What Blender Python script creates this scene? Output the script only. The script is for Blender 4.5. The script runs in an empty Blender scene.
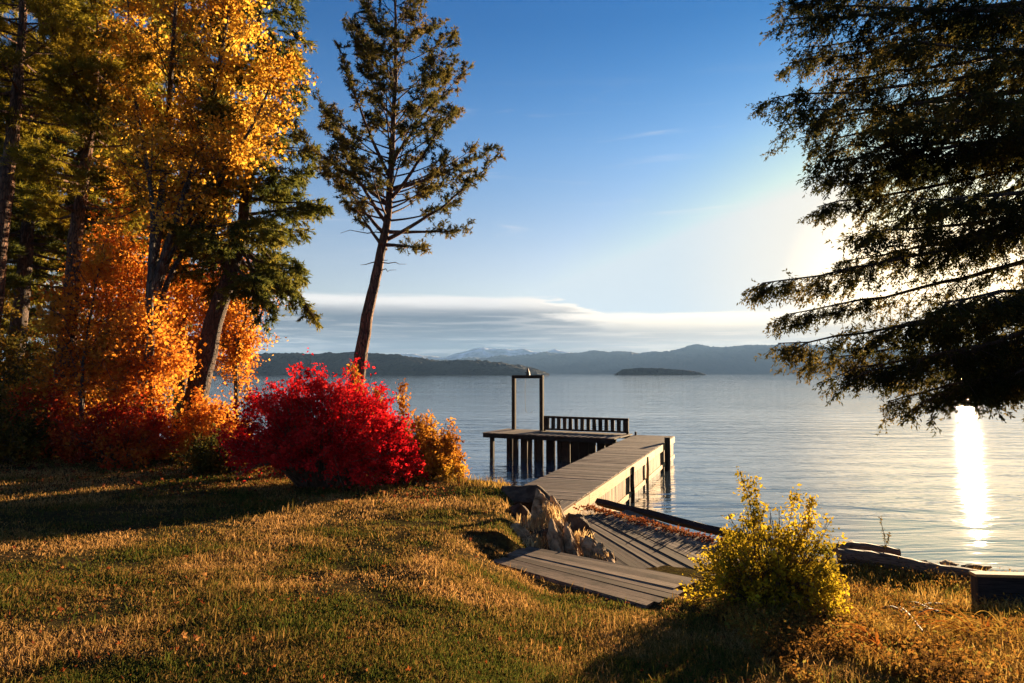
import bpy, bmesh, math, random
import numpy as np
from mathutils import Vector, Matrix

R = math.radians
rng = np.random.default_rng(11)
random.seed(11)
sc = bpy.context.scene
C = sc.collection

# ------------------------------------------------------------------ camera, sky, sun, exposure
CAM_Z, LENS, PITCH = 3.78, 24.0, 2.63
cam_data = bpy.data.cameras.new('camera')
cam_data.lens = LENS; cam_data.sensor_width = 36.0
cam_data.clip_start = 0.05; cam_data.clip_end = 40000
cam = bpy.data.objects.new('camera', cam_data)
C.objects.link(cam)
cam.location = (0, 0, CAM_Z)
cam.rotation_euler = (R(90 + PITCH), 0, 0)
sc.camera = cam

SUN_AZ, SUN_EL = R(33.6), R(4.7)
SUN_DIR = Vector((math.sin(SUN_AZ) * math.cos(SUN_EL), math.cos(SUN_AZ) * math.cos(SUN_EL), math.sin(SUN_EL)))

world = bpy.data.worlds.new('World')
sc.world = world
world.use_nodes = True


class NT:
    """small helper to write node trees"""
    def __init__(self, tree):
        self.t = tree; tree.nodes.clear()

    def n(self, kind, **kw):
        node = self.t.nodes.new(kind)
        for k, v in kw.items():
            if k.startswith('i_'):
                key = k[2:]
                key = int(key) if key.isdigit() else key.replace('_', ' ')
                node.inputs[key].default_value = v
            else:
                setattr(node, k, v)
        return node

    def l(self, a, b):
        self.t.links.new(a, b)

    def math(self, op, a, b=None, c=None, clamp=False):
        m = self.t.nodes.new('ShaderNodeMath'); m.operation = op; m.use_clamp = clamp
        for i, v in enumerate((a, b, c)):
            if v is None: continue
            if isinstance(v, (int, float)): m.inputs[i].default_value = v
            else: self.l(v, m.inputs[i])
        return m.outputs[0]

    def smooth(self, x, a, b):
        m = self.t.nodes.new('ShaderNodeMapRange'); m.interpolation_type = 'SMOOTHSTEP'
        m.inputs['From Min'].default_value = a; m.inputs['From Max'].default_value = b
        self.l(x, m.inputs['Value'])
        return m.outputs['Result']

    def mix(self, fac, a, b):
        m = self.t.nodes.new('ShaderNodeMix'); m.data_type = 'RGBA'
        for sock, v in ((m.inputs[0], fac), (m.inputs[6], a), (m.inputs[7], b)):
            if isinstance(v, (int, float)): sock.default_value = v
            elif isinstance(v, tuple): sock.default_value = (*v, 1)
            else: self.l(v, sock)
        return m.outputs[2]

    def noise(self, vec, scale, detail=3, rough=.55, dist=0.0, out='Fac'):
        m = self.t.nodes.new('ShaderNodeTexNoise')
        m.inputs['Scale'].default_value = scale; m.inputs['Detail'].default_value = detail
        m.inputs['Roughness'].default_value = rough; m.inputs['Distortion'].default_value = dist
        if vec is not None: self.l(vec, m.inputs['Vector'])
        return m.outputs[out]

    def mapping(self, vec, scale=(1, 1, 1), rot=(0, 0, 0), loc=(0, 0, 0)):
        m = self.t.nodes.new('ShaderNodeMapping')
        m.inputs['Scale'].default_value = scale; m.inputs['Rotation'].default_value = rot; m.inputs['Location'].default_value = loc
        self.l(vec, m.inputs['Vector'])
        return m.outputs[0]

    def ramp(self, fac, stops):
        m = self.t.nodes.new('ShaderNodeValToRGB')
        e = m.color_ramp.elements
        while len(e) < len(stops): e.new(.5)
        for el, (p, c) in zip(e, stops):
            el.position = p; el.color = (*c, 1)
        self.l(fac, m.inputs[0])
        return m.outputs[0]


def build_world():
    t = NT(world.node_tree)
    out = t.n('ShaderNodeOutputWorld'); bg = t.n('ShaderNodeBackground')
    bg.inputs['Strength'].default_value = SKY_STRENGTH
    t.l(bg.outputs[0], out.inputs[0])
    sky = t.n('ShaderNodeTexSky', sky_type='NISHITA', sun_disc=False)
    sky.sun_elevation = SUN_EL; sky.sun_rotation = SUN_AZ
    sky.altitude = 0; sky.air_density = SKY_AIR; sky.dust_density = SKY_DUST; sky.ozone_density = SKY_OZONE
    tc = t.n('ShaderNodeTexCoord')
    sep = t.n('ShaderNodeSeparateXYZ'); t.l(tc.outputs['Generated'], sep.inputs[0])
    z = sep.outputs['Z']
    sunv = t.n('ShaderNodeVectorMath', operation='DOT_PRODUCT'); t.l(tc.outputs['Generated'], sunv.inputs[0])
    sunv.inputs[1].default_value = SUN_DIR
    # low stratus bank: a band of cloud a few degrees over the horizon, drawn out along it
    v1 = t.mapping(tc.outputs['Generated'], (2.2, 2.2, 26))
    n1 = t.noise(v1, 1.6, 5, .55, .4)
    v2 = t.mapping(tc.outputs['Generated'], (5, 5, 130), loc=(3, 1, 0))
    n2 = t.noise(v2, 1.5, 6, .6, .6)
    # the bank's top is higher at the left and drops to the right
    az = t.math('MULTIPLY', sep.outputs['X'], 1.0)
    n0 = t.noise(t.mapping(tc.outputs['Generated'], (5, 5, 60), loc=(1, 4, 0)), 1.3, 6, .6, .5)
    step = t.smooth(t.math('ADD', az, t.math('MULTIPLY', t.math('SUBTRACT', n0, .5), .30)), 0.03, 0.15)
    top0 = t.math('SUBTRACT', .113, t.math('MULTIPLY', step, .025))
    top = t.math('ADD', top0, t.math('MULTIPLY', t.math('SUBTRACT', n1, .5), .012))
    top = t.math('ADD', top, t.math('MULTIPLY', t.math('SUBTRACT', n0, .5), .010))
    d = t.math('SUBTRACT', top, z)                       # >0 inside the bank
    mask = t.smooth(d, -.002, .006)
    rim = t.math('SUBTRACT', 1.0, t.smooth(d, .004, .034))
    streak = t.smooth(n2, .46, .66)
    bright = t.math('MAXIMUM', rim, t.math('MULTIPLY', streak, .30))
    front = t.smooth(sep.outputs['Y'], -.3, .3)
    nearsun = t.smooth(sunv.outputs['Value'], .80, .995)
    body = t.mix(nearsun, CLOUD_BODY, CLOUD_BODY_SUN)
    lit = t.mix(nearsun, CLOUD_LIT, CLOUD_LIT_SUN)
    cloud = t.mix(bright, body, lit)
    # thin high wisps
    v3 = t.mapping(tc.outputs['Generated'], (4, 4, 40), rot=(0, R(6), 0), loc=(.7, 2.1, 0))
    n3 = t.smooth(t.noise(v3, 1.1, 6, .6, .8), .56, .80)
    band = t.math('MULTIPLY', t.smooth(z, .14, .22), t.math('SUBTRACT', 1.0, t.smooth(z, .30, .42)))
    wisp = t.math('MULTIPLY', t.math('MULTIPLY', n3, band), .42)
    tint = t.mix(1.0, sky.outputs[0], SKY_TINT)
    tint.node.blend_type = 'MULTIPLY'
    # the low glow round a rising sun is nearly white in this air, not orange
    lowsky = t.math('SUBTRACT', 1.0, t.smooth(z, .06, .55))
    bw = t.n('ShaderNodeRGBToBW'); t.l(tint, bw.inputs[0])
    pale = t.mix(1.0, bw.outputs[0], SKY_PALE); pale.node.blend_type = 'MULTIPLY'
    tint2 = t.mix(t.math('MULTIPLY', lowsky, SKY_PALE_FAC), tint, pale)
    grad = t.ramp(z, [(0.0, (.92, .62, .46)), (.165, (.83, .60, .47)), (.31, (.57, .52, .45)), (.46, (.23, .35, .345)), (.8, (.2, .3, .3))])
    tint3 = t.mix(1.0, tint2, grad); tint3.node.blend_type = 'MULTIPLY'
    tint4 = t.mix(1.0, tint3, (1.62, 1.60, 1.60)); tint4.node.blend_type = 'MULTIPLY'
    glow = t.mix(t.smooth(sunv.outputs['Value'], .92, 1.0), (1, 1, 1), (1.4, 1.15, .82))
    tint4 = t.mix(1.0, tint4, glow); tint4.node.blend_type = 'MULTIPLY'
    cap = t.mix(t.smooth(sunv.outputs['Value'], .93, 1.0), (2.1, 2.38, 2.55), (3.1, 2.85, 2.4))
    cap = t.mix(t.smooth(sunv.outputs['Value'], .975, 1.0), cap, (8.0, 6.2, 3.8))
    tint4 = t.mix(1.0, tint4, cap); tint4.node.blend_type = 'DARKEN'
    skyw = t.mix(wisp, tint4, CLOUD_LIT)
    col = t.mix(t.math('MULTIPLY', mask, t.math('MULTIPLY', front, .93)), skyw, cloud)
    t.l(col, bg.inputs['Color'])


SKY_STRENGTH, SKY_AIR, SKY_DUST, SKY_OZONE = .050, 1.0, 0.6, 4.0
SKY_TINT = (.50, .93, 1.30)
SKY_PALE, SKY_PALE_FAC = (.92, 1.03, 1.10), .55
CLOUD_BODY, CLOUD_BODY_SUN = (.22, .30, .47), (2.2, 1.95, 1.6)
CLOUD_LIT, CLOUD_LIT_SUN = (2.9, 2.75, 2.6), (5.0, 4.2, 3.0)
build_world()

sun_data = bpy.data.lights.new('sun', 'SUN')
sun_data.energy = 5.0; sun_data.angle = R(.53); sun_data.color = (1.0, .70, .40)
sun = bpy.data.objects.new('sun', sun_data)
C.objects.link(sun)
sun.rotation_euler = (-SUN_DIR).to_track_quat('-Z', 'Y').to_euler()
sun.location = (60, 100, 30)

sc.view_settings.view_transform = 'Standard'
sc.view_settings.look = 'None'
sc.view_settings.exposure = 2.75
sc.view_settings.gamma = 1.0
sc.view_settings.use_curve_mapping = False
sc.render.engine = 'CYCLES'
cy = sc.cycles
cy.max_bounces = 6; cy.diffuse_bounces = 4; cy.glossy_bounces = 3; cy.transmission_bounces = 4; cy.volume_bounces = 0
cy.caustics_reflective = False; cy.caustics_refractive = False
cy.sample_clamp_indirect = 6.0; cy.sample_clamp_direct = 0
cy.use_denoising = True


# ------------------------------------------------------------------ helpers: projection, tags, geometry
F = LENS / 36.0 * 1024
_ct, _st = math.cos(R(PITCH)), math.sin(R(PITCH))


def ray(px, py):
    u, v = (px - 512) / F, (341.5 - py) / F
    return Vector((u, _ct - v * _st, _st + v * _ct))


def atY(px, py, Y):
    d = ray(px, py)
    return Vector((0, 0, CAM_Z)) + d * (Y / d.y)


def atZ(px, py, z):
    d = ray(px, py)
    return Vector((0, 0, CAM_Z)) + d * ((z - CAM_Z) / d.z)


def tag(o, label=None, cat=None, group=None, kind=None):
    if label: o['label'] = label
    if cat: o['category'] = cat
    if group: o['group'] = group
    if kind: o['kind'] = kind
    return o


def empty(name, loc, label=None, cat=None, group=None, rz=0.0):
    o = bpy.data.objects.new(name, None)
    o.empty_display_size = .2
    C.objects.link(o)
    o.location = loc; o.rotation_euler = (0, 0, rz)
    return tag(o, label, cat, group)


class Geo:
    def __init__(self):
        self.v = []; self.f = []; self.n = 0

    def add(self, V, F_):
        V = np.asarray(V, dtype=np.float32).reshape(-1, 3); F_ = np.asarray(F_, dtype=np.int32)
        self.v.append(V); self.f.append(F_ + self.n); self.n += len(V)

    def box(self, c, s, M=None, jit=0.0):
        s = np.array(s) / 2
        k = np.array([[-1, -1, -1], [1, -1, -1], [1, 1, -1], [-1, 1, -1], [-1, -1, 1], [1, -1, 1], [1, 1, 1], [-1, 1, 1]], float) * s
        if jit: k = k + rng.normal(0, jit, k.shape)
        if M is not None: k = k @ np.array(M.to_3x3()).T
        self.add(k + np.array(c), [[3, 2, 1, 0], [4, 5, 6, 7], [0, 1, 5, 4], [1, 2, 6, 5], [2, 3, 7, 6], [3, 0, 4, 7]])

    def bevbox(self, c, s, b=.012, M=None):
        bm = bmesh.new(); bmesh.ops.create_cube(bm, size=1)
        for v in bm.verts: v.co = Vector((v.co.x * s[0], v.co.y * s[1], v.co.z * s[2]))
        bmesh.ops.bevel(bm, geom=bm.edges[:], offset=b, segments=1, affect='EDGES')
        self.add_bm(bm, c, M)

    def add_bm(self, bm, c=(0, 0, 0), M=None):
        bm.verts.index_update()
        V = np.array([v.co[:] for v in bm.verts])
        if M is not None: V = V @ np.array(M.to_3x3()).T
        V = V + np.array(c)
        base = self.n
        self.v.append(V.astype(np.float32)); self.n += len(V)
        for k in (3, 4, 5, 6, 7, 8, 9, 10):
            fs = [[v.index for v in f.verts] for f in bm.faces if len(f.verts) == k]
            if fs: self.f.append(np.array(fs, dtype=np.int32) + base)
        bm.free()

    def tube(self, pts, radii, sides=6, wob=0.0):
        P = np.asarray(pts, float); n = len(P)
        rad = np.broadcast_to(np.asarray(radii, float), (n,))
        T = np.gradient(P, axis=0); T /= np.linalg.norm(T, axis=1)[:, None] + 1e-9
        up = np.where(np.abs(T[:, 2:3]) > .9, np.array([[1., 0, 0]]), np.array([[0, 0, 1.]]))
        up[:] = up[0]
        A = np.cross(T, up); A /= np.linalg.norm(A, axis=1)[:, None] + 1e-9
        B = np.cross(T, A)
        th = np.arange(sides) / sides * 2 * np.pi
        r = rad[:, None] * (1 + (rng.normal(0, wob, (n, sides)) if wob else 0))
        V = P[:, None] + A[:, None] * (np.cos(th)[None, :, None] * r[..., None]) + B[:, None] * (np.sin(th)[None, :, None] * r[..., None])
        i = np.arange(n - 1)[:, None] * sides; j = np.arange(sides)[None]; k = (j + 1) % sides
        Q = np.stack([i + j, i + k, i + sides + k, i + sides + j], -1).reshape(-1, 4)
        base = self.n
        self.add(V.reshape(-1, 3), Q)
        if rad[0] > .015:
            self.f.append(np.array([np.arange(sides)[::-1]]) + base); self.f.append(np.array([np.arange(sides)]) + base + (n - 1) * sides)

    def mesh(self, name, mat, smooth=False):
        me = bpy.data.meshes.new(name)
        V = np.concatenate(self.v) if self.v else np.zeros((0, 3), np.float32)
        me.vertices.add(len(V)); me.vertices.foreach_set('co', V.ravel())
        loops = np.concatenate([f.ravel() for f in self.f]); tot = np.concatenate([np.full(len(f), f.shape[1], np.int32) for f in self.f])
        start = np.concatenate([[0], np.cumsum(tot)[:-1]]).astype(np.int32)
        me.loops.add(len(loops)); me.loops.foreach_set('vertex_index', loops.astype(np.int32))
        me.polygons.add(len(tot)); me.polygons.foreach_set('loop_start', start); me.polygons.foreach_set('loop_total', tot)
        me.polygons.foreach_set('use_smooth', np.full(len(tot), smooth, bool))
        me.update(calc_edges=True)
        me.materials.append(mat)
        return me

    def build(self, name, mat, parent=None, smooth=False, loc=None, rot=None):
        o = bpy.data.objects.new(name, self.mesh(name, mat, smooth))
        C.objects.link(o)
        if parent: o.parent = parent
        if loc is not None: o.location = loc
        if rot is not None: o.rotation_euler = rot
        return o


def unit(a):
    return a / (np.linalg.norm(a, axis=-1, keepdims=True) + 1e-9)


def needles(g, P, D, length, width):
    """one thin triangle per needle: base P, direction D"""
    n = len(P); D = unit(D); r = unit(np.cross(D, rng.normal(size=(n, 3))))
    L = length * rng.uniform(.7, 1.2, (n, 1)); w = width * rng.uniform(.7, 1.2, (n, 1)) / 2
    V = np.stack([P - r * w, P + r * w, P + D * L], 1).reshape(-1, 3)
    g.add(V, np.arange(3 * n).reshape(-1, 3))


def sprig(g, P, D, length, width):
    """one kite-shaped flat sprig of needles: four corners, base P, direction D"""
    n = len(P); D = unit(D); r = unit(np.cross(D, rng.normal(size=(n, 3))))
    L = length * rng.uniform(.6, 1.2, (n, 1)); w = width * rng.uniform(.6, 1.2, (n, 1)) / 2
    V = np.stack([P, P + D * L * .45 + r * w, P + D * L, P + D * L * .55 - r * w], 1).reshape(-1, 3)
    g.add(V, np.arange(4 * n).reshape(-1, 4))


def leaves(g, P, size, droop=.3, aspect=.7):
    """folded leaf blades scattered at P"""
    n = len(P)
    D = rng.normal(size=(n, 3)); D[:, 2] -= droop; D = unit(D)
    r = unit(np.cross(D, rng.normal(size=(n, 3)))); N = np.cross(D, r)
    L = size * rng.uniform(.45, 1.45, (n, 1)); w = L * aspect * rng.uniform(.7, 1.2, (n, 1)) / 2
    V = np.stack([P, P + D * L * .5 + r * w + N * w * .35, P + D * L, P + D * L * .45 - r * w + N * w * .35], 1).reshape(-1, 3)
    g.add(V, np.arange(4 * n).reshape(-1, 4))


# ------------------------------------------------------------------ materials
def new_mat(name):
    m = bpy.data.materials.new(name); m.use_nodes = True
    t = NT(m.node_tree)
    out = t.n('ShaderNodeOutputMaterial')
    return m, t, out


def leaf_mat(name, stops, scale=.9, trans=.5, gloss=.0, island=.45, trans_gain=1.0):
    """leaf colours: a slow drift through the crown plus a random shift per leaf; light passes through the blade"""
    m, t, out = new_mat(name)
    tc = t.n('ShaderNodeTexCoord'); geo = t.n('ShaderNodeNewGeometry')
    n = t.noise(tc.outputs['Object'], scale, 3, .6)
    f = t.math('MULTIPLY_ADD', t.math('SUBTRACT', geo.outputs['Random Per Island'], .5), island, t.smooth(n, .28, .72), clamp=True)
    col = t.ramp(f, stops)
    dif = t.n('ShaderNodeBsdfDiffuse'); tr = t.n('ShaderNodeBsdfTranslucent')
    t.l(col, dif.inputs[0]); t.l(col, tr.inputs[0])
    if trans_gain != 1.0:
        gm = t.n('ShaderNodeGamma'); gm.inputs[1].default_value = trans_gain; t.l(col, gm.inputs[0]); t.l(gm.outputs[0], tr.inputs[0])
    mx = t.n('ShaderNodeMixShader'); mx.inputs[0].default_value = trans
    t.l(dif.outputs[0], mx.inputs[1]); t.l(tr.outputs[0], mx.inputs[2])
    last = mx
    if gloss:
        gl = t.n('ShaderNodeBsdfGlossy'); gl.inputs['Roughness'].default_value = .45; gl.inputs['Color'].default_value = (1, 1, 1, 1)
        m2 = t.n('ShaderNodeMixShader'); m2.inputs[0].default_value = gloss
        t.l(mx.outputs[0], m2.inputs[1]); t.l(gl.outputs[0], m2.inputs[2]); last = m2
    t.l(last.outputs[0], out.inputs[0])
    return m


def bark_mat(name, dark, light, scale=6, stretch=.18):
    m, t, out = new_mat(name)
    p = t.n('ShaderNodeBsdfPrincipled'); p.inputs['Roughness'].default_value = .9
    tc = t.n('ShaderNodeTexCoord')
    v = t.mapping(tc.outputs['Object'], (1, 1, stretch))
    a = t.noise(v, scale, 6, .65, .4)
    vo = t.n('ShaderNodeTexVoronoi', feature='DISTANCE_TO_EDGE'); vo.inputs['Scale'].default_value = scale * 1.6; t.l(v, vo.inputs['Vector'])
    crack = t.smooth(vo.outputs['Distance'], .0, .12)
    c = t.mix(t.math('MULTIPLY', t.smooth(a, .3, .7), crack), dark, light)
    t.l(c, p.inputs['Base Color'])
    b = t.n('ShaderNodeBump'); b.inputs['Strength'].default_value = .9; b.inputs['Distance'].default_value = .05
    t.l(t.math('ADD', crack, a), b.inputs['Height']); t.l(b.outputs[0], p.inputs['Normal'])
    t.l(p.outputs[0], out.inputs[0])
    return m


def wood_mat(name, dark, mid, light, axis=0, rough=.8, grain=38, stain=.5, wet=None):
    """weathered timber: grain along one local axis, tone per board, dark blotches"""
    m, t, out = new_mat(name)
    p = t.n('ShaderNodeBsdfPrincipled'); p.inputs['Roughness'].default_value = rough; p.inputs['Specular IOR Level'].default_value = .2
    tc = t.n('ShaderNodeTexCoord'); geo = t.n('ShaderNodeNewGeometry')
    s = [grain, grain, grain]; s[axis] = grain * .045
    off = t.n('ShaderNodeVectorMath', operation='SCALE'); off.inputs[0].default_value = (13, 7, 5); t.l(geo.outputs['Random Per Island'], off.inputs['Scale'])
    ad = t.n('ShaderNodeVectorMath', operation='ADD'); t.l(tc.outputs['Object'], ad.inputs[0]); t.l(off.outputs[0], ad.inputs[1])
    g = t.noise(t.mapping(ad.outputs[0], tuple(s)), 1.0, 5, .65, .5)
    blot = t.noise(ad.outputs[0], 2.3, 4, .6)
    f = t.math('ADD', t.math('MULTIPLY', g, .50), t.math('MULTIPLY', geo.outputs['Random Per Island'], .52))
    c = t.ramp(f, [(.18, dark), (.5, mid), (.82, light)])
    c2 = t.mix(t.math('MULTIPLY', t.smooth(blot, .48, .70), stain), c, dark)
    speck = t.noise(ad.outputs[0], 55, 3, .7); fine = t.noise(t.mapping(ad.outputs[0], tuple(q * 2.6 for q in s)), 1.0, 3, .6)
    c2 = t.mix(t.math('MULTIPLY', t.smooth(fine, .48, .62), .8), c2, tuple(q * .45 for q in dark))
    c2 = t.mix(t.math('MULTIPLY', t.smooth(speck, .64, .72), .5), c2, dark)
    if wet:                                                          # algae and damp up from the water line
        sx_ = t.n('ShaderNodeSeparateXYZ'); t.l(tc.outputs['Object'], sx_.inputs[0])
        zz_ = t.math('ADD', sx_.outputs['Z'], t.math('MULTIPLY', t.math('SUBTRACT', blot, .5), .18))
        c2 = t.mix(t.math('SUBTRACT', 1.0, t.smooth(zz_, wet[0], wet[1])), c2, (.018, .016, .009))
    t.l(c2, p.inputs['Base Color'])
    b = t.n('ShaderNodeBump'); b.inputs['Strength'].default_value = .25; b.inputs['Distance'].default_value = .003
    t.l(g, b.inputs['Height']); t.l(b.outputs[0], p.inputs['Normal'])
    t.l(p.outputs[0], out.inputs[0])
    return m


def simple_mat(name, a, b, scale=4, rough=.85, bump=.3, dist=.02, metallic=0):
    m, t, out = new_mat(name)
    p = t.n('ShaderNodeBsdfPrincipled'); p.inputs['Roughness'].default_value = rough; p.inputs['Metallic'].default_value = metallic; p.inputs['Specular IOR Level'].default_value = .5 if metallic else .06
    tc = t.n('ShaderNodeTexCoord'); n = t.noise(tc.outputs['Object'], scale, 7, .62, .3)
    t.l(t.mix(t.smooth(n, .3, .7), a, b), p.inputs['Base Color'])
    bp = t.n('ShaderNodeBump'); bp.inputs['Strength'].default_value = bump; bp.inputs['Distance'].default_value = dist
    t.l(n, bp.inputs['Height']); t.l(bp.outputs[0], p.inputs['Normal'])
    t.l(p.outputs[0], out.inputs[0])
    return m


MAT = {
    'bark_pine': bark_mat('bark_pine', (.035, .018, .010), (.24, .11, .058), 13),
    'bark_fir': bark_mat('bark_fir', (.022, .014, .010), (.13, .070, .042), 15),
    'bark_grey': bark_mat('bark_grey', (.03, .024, .02), (.13, .10, .078), 9),
    'twig_pale': simple_mat('twig_pale', (.06, .035, .025), (.19, .12, .08), 12),
    'twig': simple_mat('twig', (.05, .03, .02), (.13, .09, .06), 12),
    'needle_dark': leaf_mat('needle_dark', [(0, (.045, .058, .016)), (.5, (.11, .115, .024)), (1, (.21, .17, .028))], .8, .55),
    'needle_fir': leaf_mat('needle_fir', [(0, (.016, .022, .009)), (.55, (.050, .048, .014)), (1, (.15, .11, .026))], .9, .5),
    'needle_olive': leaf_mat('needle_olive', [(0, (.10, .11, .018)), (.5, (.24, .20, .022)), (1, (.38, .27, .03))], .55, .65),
    'needle_lone': leaf_mat('needle_lone', [(0, (.040, .046, .016)), (.5, (.10, .088, .024)), (1, (.18, .125, .03))], .9, .5),
    'maple_yellow': leaf_mat('maple_yellow', [(0, (.40, .18, .02)), (.45, (.58, .31, .035)), (1, (.70, .47, .07))], .6, .64),
    'maple_orange': leaf_mat('maple_orange', [(0, (.42, .11, .016)), (.45, (.60, .22, .026)), (1, (.70, .36, .05))], .6, .64),
    'shrub_red': leaf_mat('shrub_red', [(0, (.26, .004, .008)), (.5, (.58, .011, .018)), (1, (.74, .035, .030))], 1.6, .45, island=.7),
    'shrub_redorange': leaf_mat('shrub_redorange', [(0, (.28, .02, .012)), (.5, (.46, .055, .015)), (1, (.50, .15, .02))], 1.2, .5),
    'shrub_gold': leaf_mat('shrub_gold', [(0, (.20, .07, .012)), (.5, (.42, .17, .02)), (1, (.45, .26, .03))], 1.8, .5),
    'shrub_yellow': leaf_mat('shrub_yellow', [(0, (.09, .085, .012)), (.45, (.32, .22, .015)), (1, (.60, .44, .03))], 2.6, .5),
    'shrub_olive': leaf_mat('shrub_olive', [(0, (.035, .04, .010)), (.5, (.10, .075, .014)), (1, (.22, .12, .02))], 1.5, .45),
    'deck': wood_mat('deck', (.042, .027, .019), (.15, .10, .070), (.29, .21, .150), 0, stain=.75),
    'deck_long': wood_mat('deck_long', (.042, .026, .018), (.15, .10, .068), (.28, .20, .145), 1, stain=.75),
    'timber': wood_mat('timber', (.20, .10, .032), (.50, .30, .10), (.66, .44, .18), 1, stain=.4),
    'crib': wood_mat('crib', (.07, .035, .013), (.25, .135, .048), (.42, .25, .10), 2, stain=.7, wet=(-1.05, -.82)),
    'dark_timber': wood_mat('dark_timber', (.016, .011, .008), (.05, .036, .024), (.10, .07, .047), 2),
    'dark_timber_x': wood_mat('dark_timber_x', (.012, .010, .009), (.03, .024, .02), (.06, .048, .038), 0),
    'driftwood': wood_mat('driftwood', (.05, .032, .02), (.14, .09, .055), (.26, .18, .12), 0),
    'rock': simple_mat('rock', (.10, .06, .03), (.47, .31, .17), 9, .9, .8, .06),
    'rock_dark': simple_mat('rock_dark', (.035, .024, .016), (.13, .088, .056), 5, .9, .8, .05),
    'rope': simple_mat('rope', (.4, .36, .3), (.6, .55, .46), 30),
    'metal': simple_mat('metal', (.03, .03, .03), (.07, .065, .06), 20, .5, .1, .002, .8),
}

# ------------------------------------------------------------------ the lake bank: ground, water, far hills
SHORE = np.array([(-400, 190), (-160, 90), (-80, 60), (-30, 33), (-14, 24), (-6, 19.2), (-2.6, 17.2), (-.5, 16.0), (.6, 15.3), (1.9, 15.1),
                  (3.7, 12.4), (5.8, 11.9), (7.5, 11.3), (12, 10.2), (30, 6), (80, -10), (400, -120)], float)


def shore_dist(X, Y):
    """signed distance to the shoreline, positive on land"""
    best = np.full(X.shape, 1e9); sign = np.ones(X.shape)
    for a, b in zip(SHORE[:-1], SHORE[1:]):
        d = b - a; L = np.hypot(*d)
        t = np.clip(((X - a[0]) * d[0] + (Y - a[1]) * d[1]) / L ** 2, 0, 1)
        dx, dy = X - a[0] - t * d[0], Y - a[1] - t * d[1]
        dist = np.hypot(dx, dy)
        cr = d[0] * (Y - a[1]) - d[1] * (X - a[0])
        up = dist < best
        best = np.where(up, dist, best); sign = np.where(up, np.where(cr > 0, -1, 1), sign)
    return best * sign


def sstep(x, a, b):
    t = np.clip((x - a) / (b - a), 0, 1); return t * t * (3 - 2 * t)


def vnoise(X, Y, s, seed=0):
    """smooth value noise"""
    X = X * s + seed * 17.3; Y = Y * s + seed * 9.1
    xi, yi = np.floor(X).astype(int), np.floor(Y).astype(int); xf, yf = X - xi, Y - yi
    u, v = xf * xf * (3 - 2 * xf), yf * yf * (3 - 2 * yf)

    def h(a, b):
        n = (a * 374761393 + b * 668265263 + seed * 1442695) & 0x7fffffff
        n = ((n ^ (n >> 13)) * 1274126177) & 0x7fffffff
        return (n ^ (n >> 16)) / 0x7fffffff
    return (h(xi, yi) * (1 - u) + h(xi + 1, yi) * u) * (1 - v) + (h(xi, yi + 1) * (1 - u) + h(xi + 1, yi + 1) * u) * v


_q0, _q1 = atZ(496, 562, 1.34), atZ(650, 606, 1.34)
STEP_EDGE = [(_q0.x, _q0.y, _q1.x, _q1.y)]


def ground_z(X, Y):
    X = np.asarray(X, float); Y = np.asarray(Y, float)
    left = np.interp(Y, [-50, 0, 4, 8, 11, 15, 30], [2.6, 2.1, 1.92, 1.68, 1.52, 1.42, 1.5])
    left = left + .045 * np.clip(-X - 4, 0, 40)
    right = np.interp(Y, [-50, 0, 3.5, 5, 8, 9.6, 12, 15], [2.6, 2.1, 1.92, 1.66, 1.27, 1.08, .86, .80])
    k = sstep(X, -.9, .6)
    low = np.interp(Y, [-50, 0, 3.5, 5, 7, 8.5, 10, 15], [2.6, 2.1, 1.92, 1.62, 1.20, .90, .70, .55])
    right = right + (low - right) * sstep(X, 2.2, 4.2)
    # near the landing the bank falls away sharply to the boardwalk
    k2 = sstep(X, -.25, .55)
    k = np.where(Y > 9.5, k2, k * .999)
    z = left * (1 - k) + right * k
    z = z + (vnoise(X, Y, .7, 3) - .5) * .05 + (vnoise(X, Y, 2.6, 5) - .5) * .022
    for (x0, y0, x1, y1) in STEP_EDGE:                                # soil banked up against the plank step
        L2 = (x1 - x0) ** 2 + (y1 - y0) ** 2
        tt = np.clip(((X - x0) * (x1 - x0) + (Y - y0) * (y1 - y0)) / L2, 0, 1)
        dd = np.hypot(X - x0 - tt * (x1 - x0), Y - y0 - tt * (y1 - y0))
        near = ((x1 - x0) * (Y - y0) - (y1 - y0) * (X - x0)) < .03
        z = np.where((dd < 1.0) & near, np.maximum(z, 1.275 - .28 * dd ** 1.5), z)
        z = np.where(dd < .3, np.minimum(z, 1.275 + .35 * dd), z)
    d = shore_dist(X, Y)
    e = sstep(d, -.7, .75)
    return z * e + (-1.6) * (1 - e)


def axis(lo, hi, c0, c1, fine, grow=1.25):
    a = list(np.arange(c0, c1 + 1e-6, fine)); s = fine
    while a[-1] < hi: s *= grow; a.append(a[-1] + s)
    s = fine; pre = []
    x = c0
    while x > lo: s *= grow; x -= s; pre.append(x)
    return np.array(pre[::-1] + a)


def grid_mesh(g, X, Y, Z):
    ny, nx = X.shape
    i = np.arange(ny - 1)[:, None] * nx + np.arange(nx - 1)[None]
    Q = np.stack([i, i + 1, i + nx + 1, i + nx], -1).reshape(-1, 4)
    g.add(np.stack([X, Y, Z], -1).reshape(-1, 3), Q)


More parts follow.
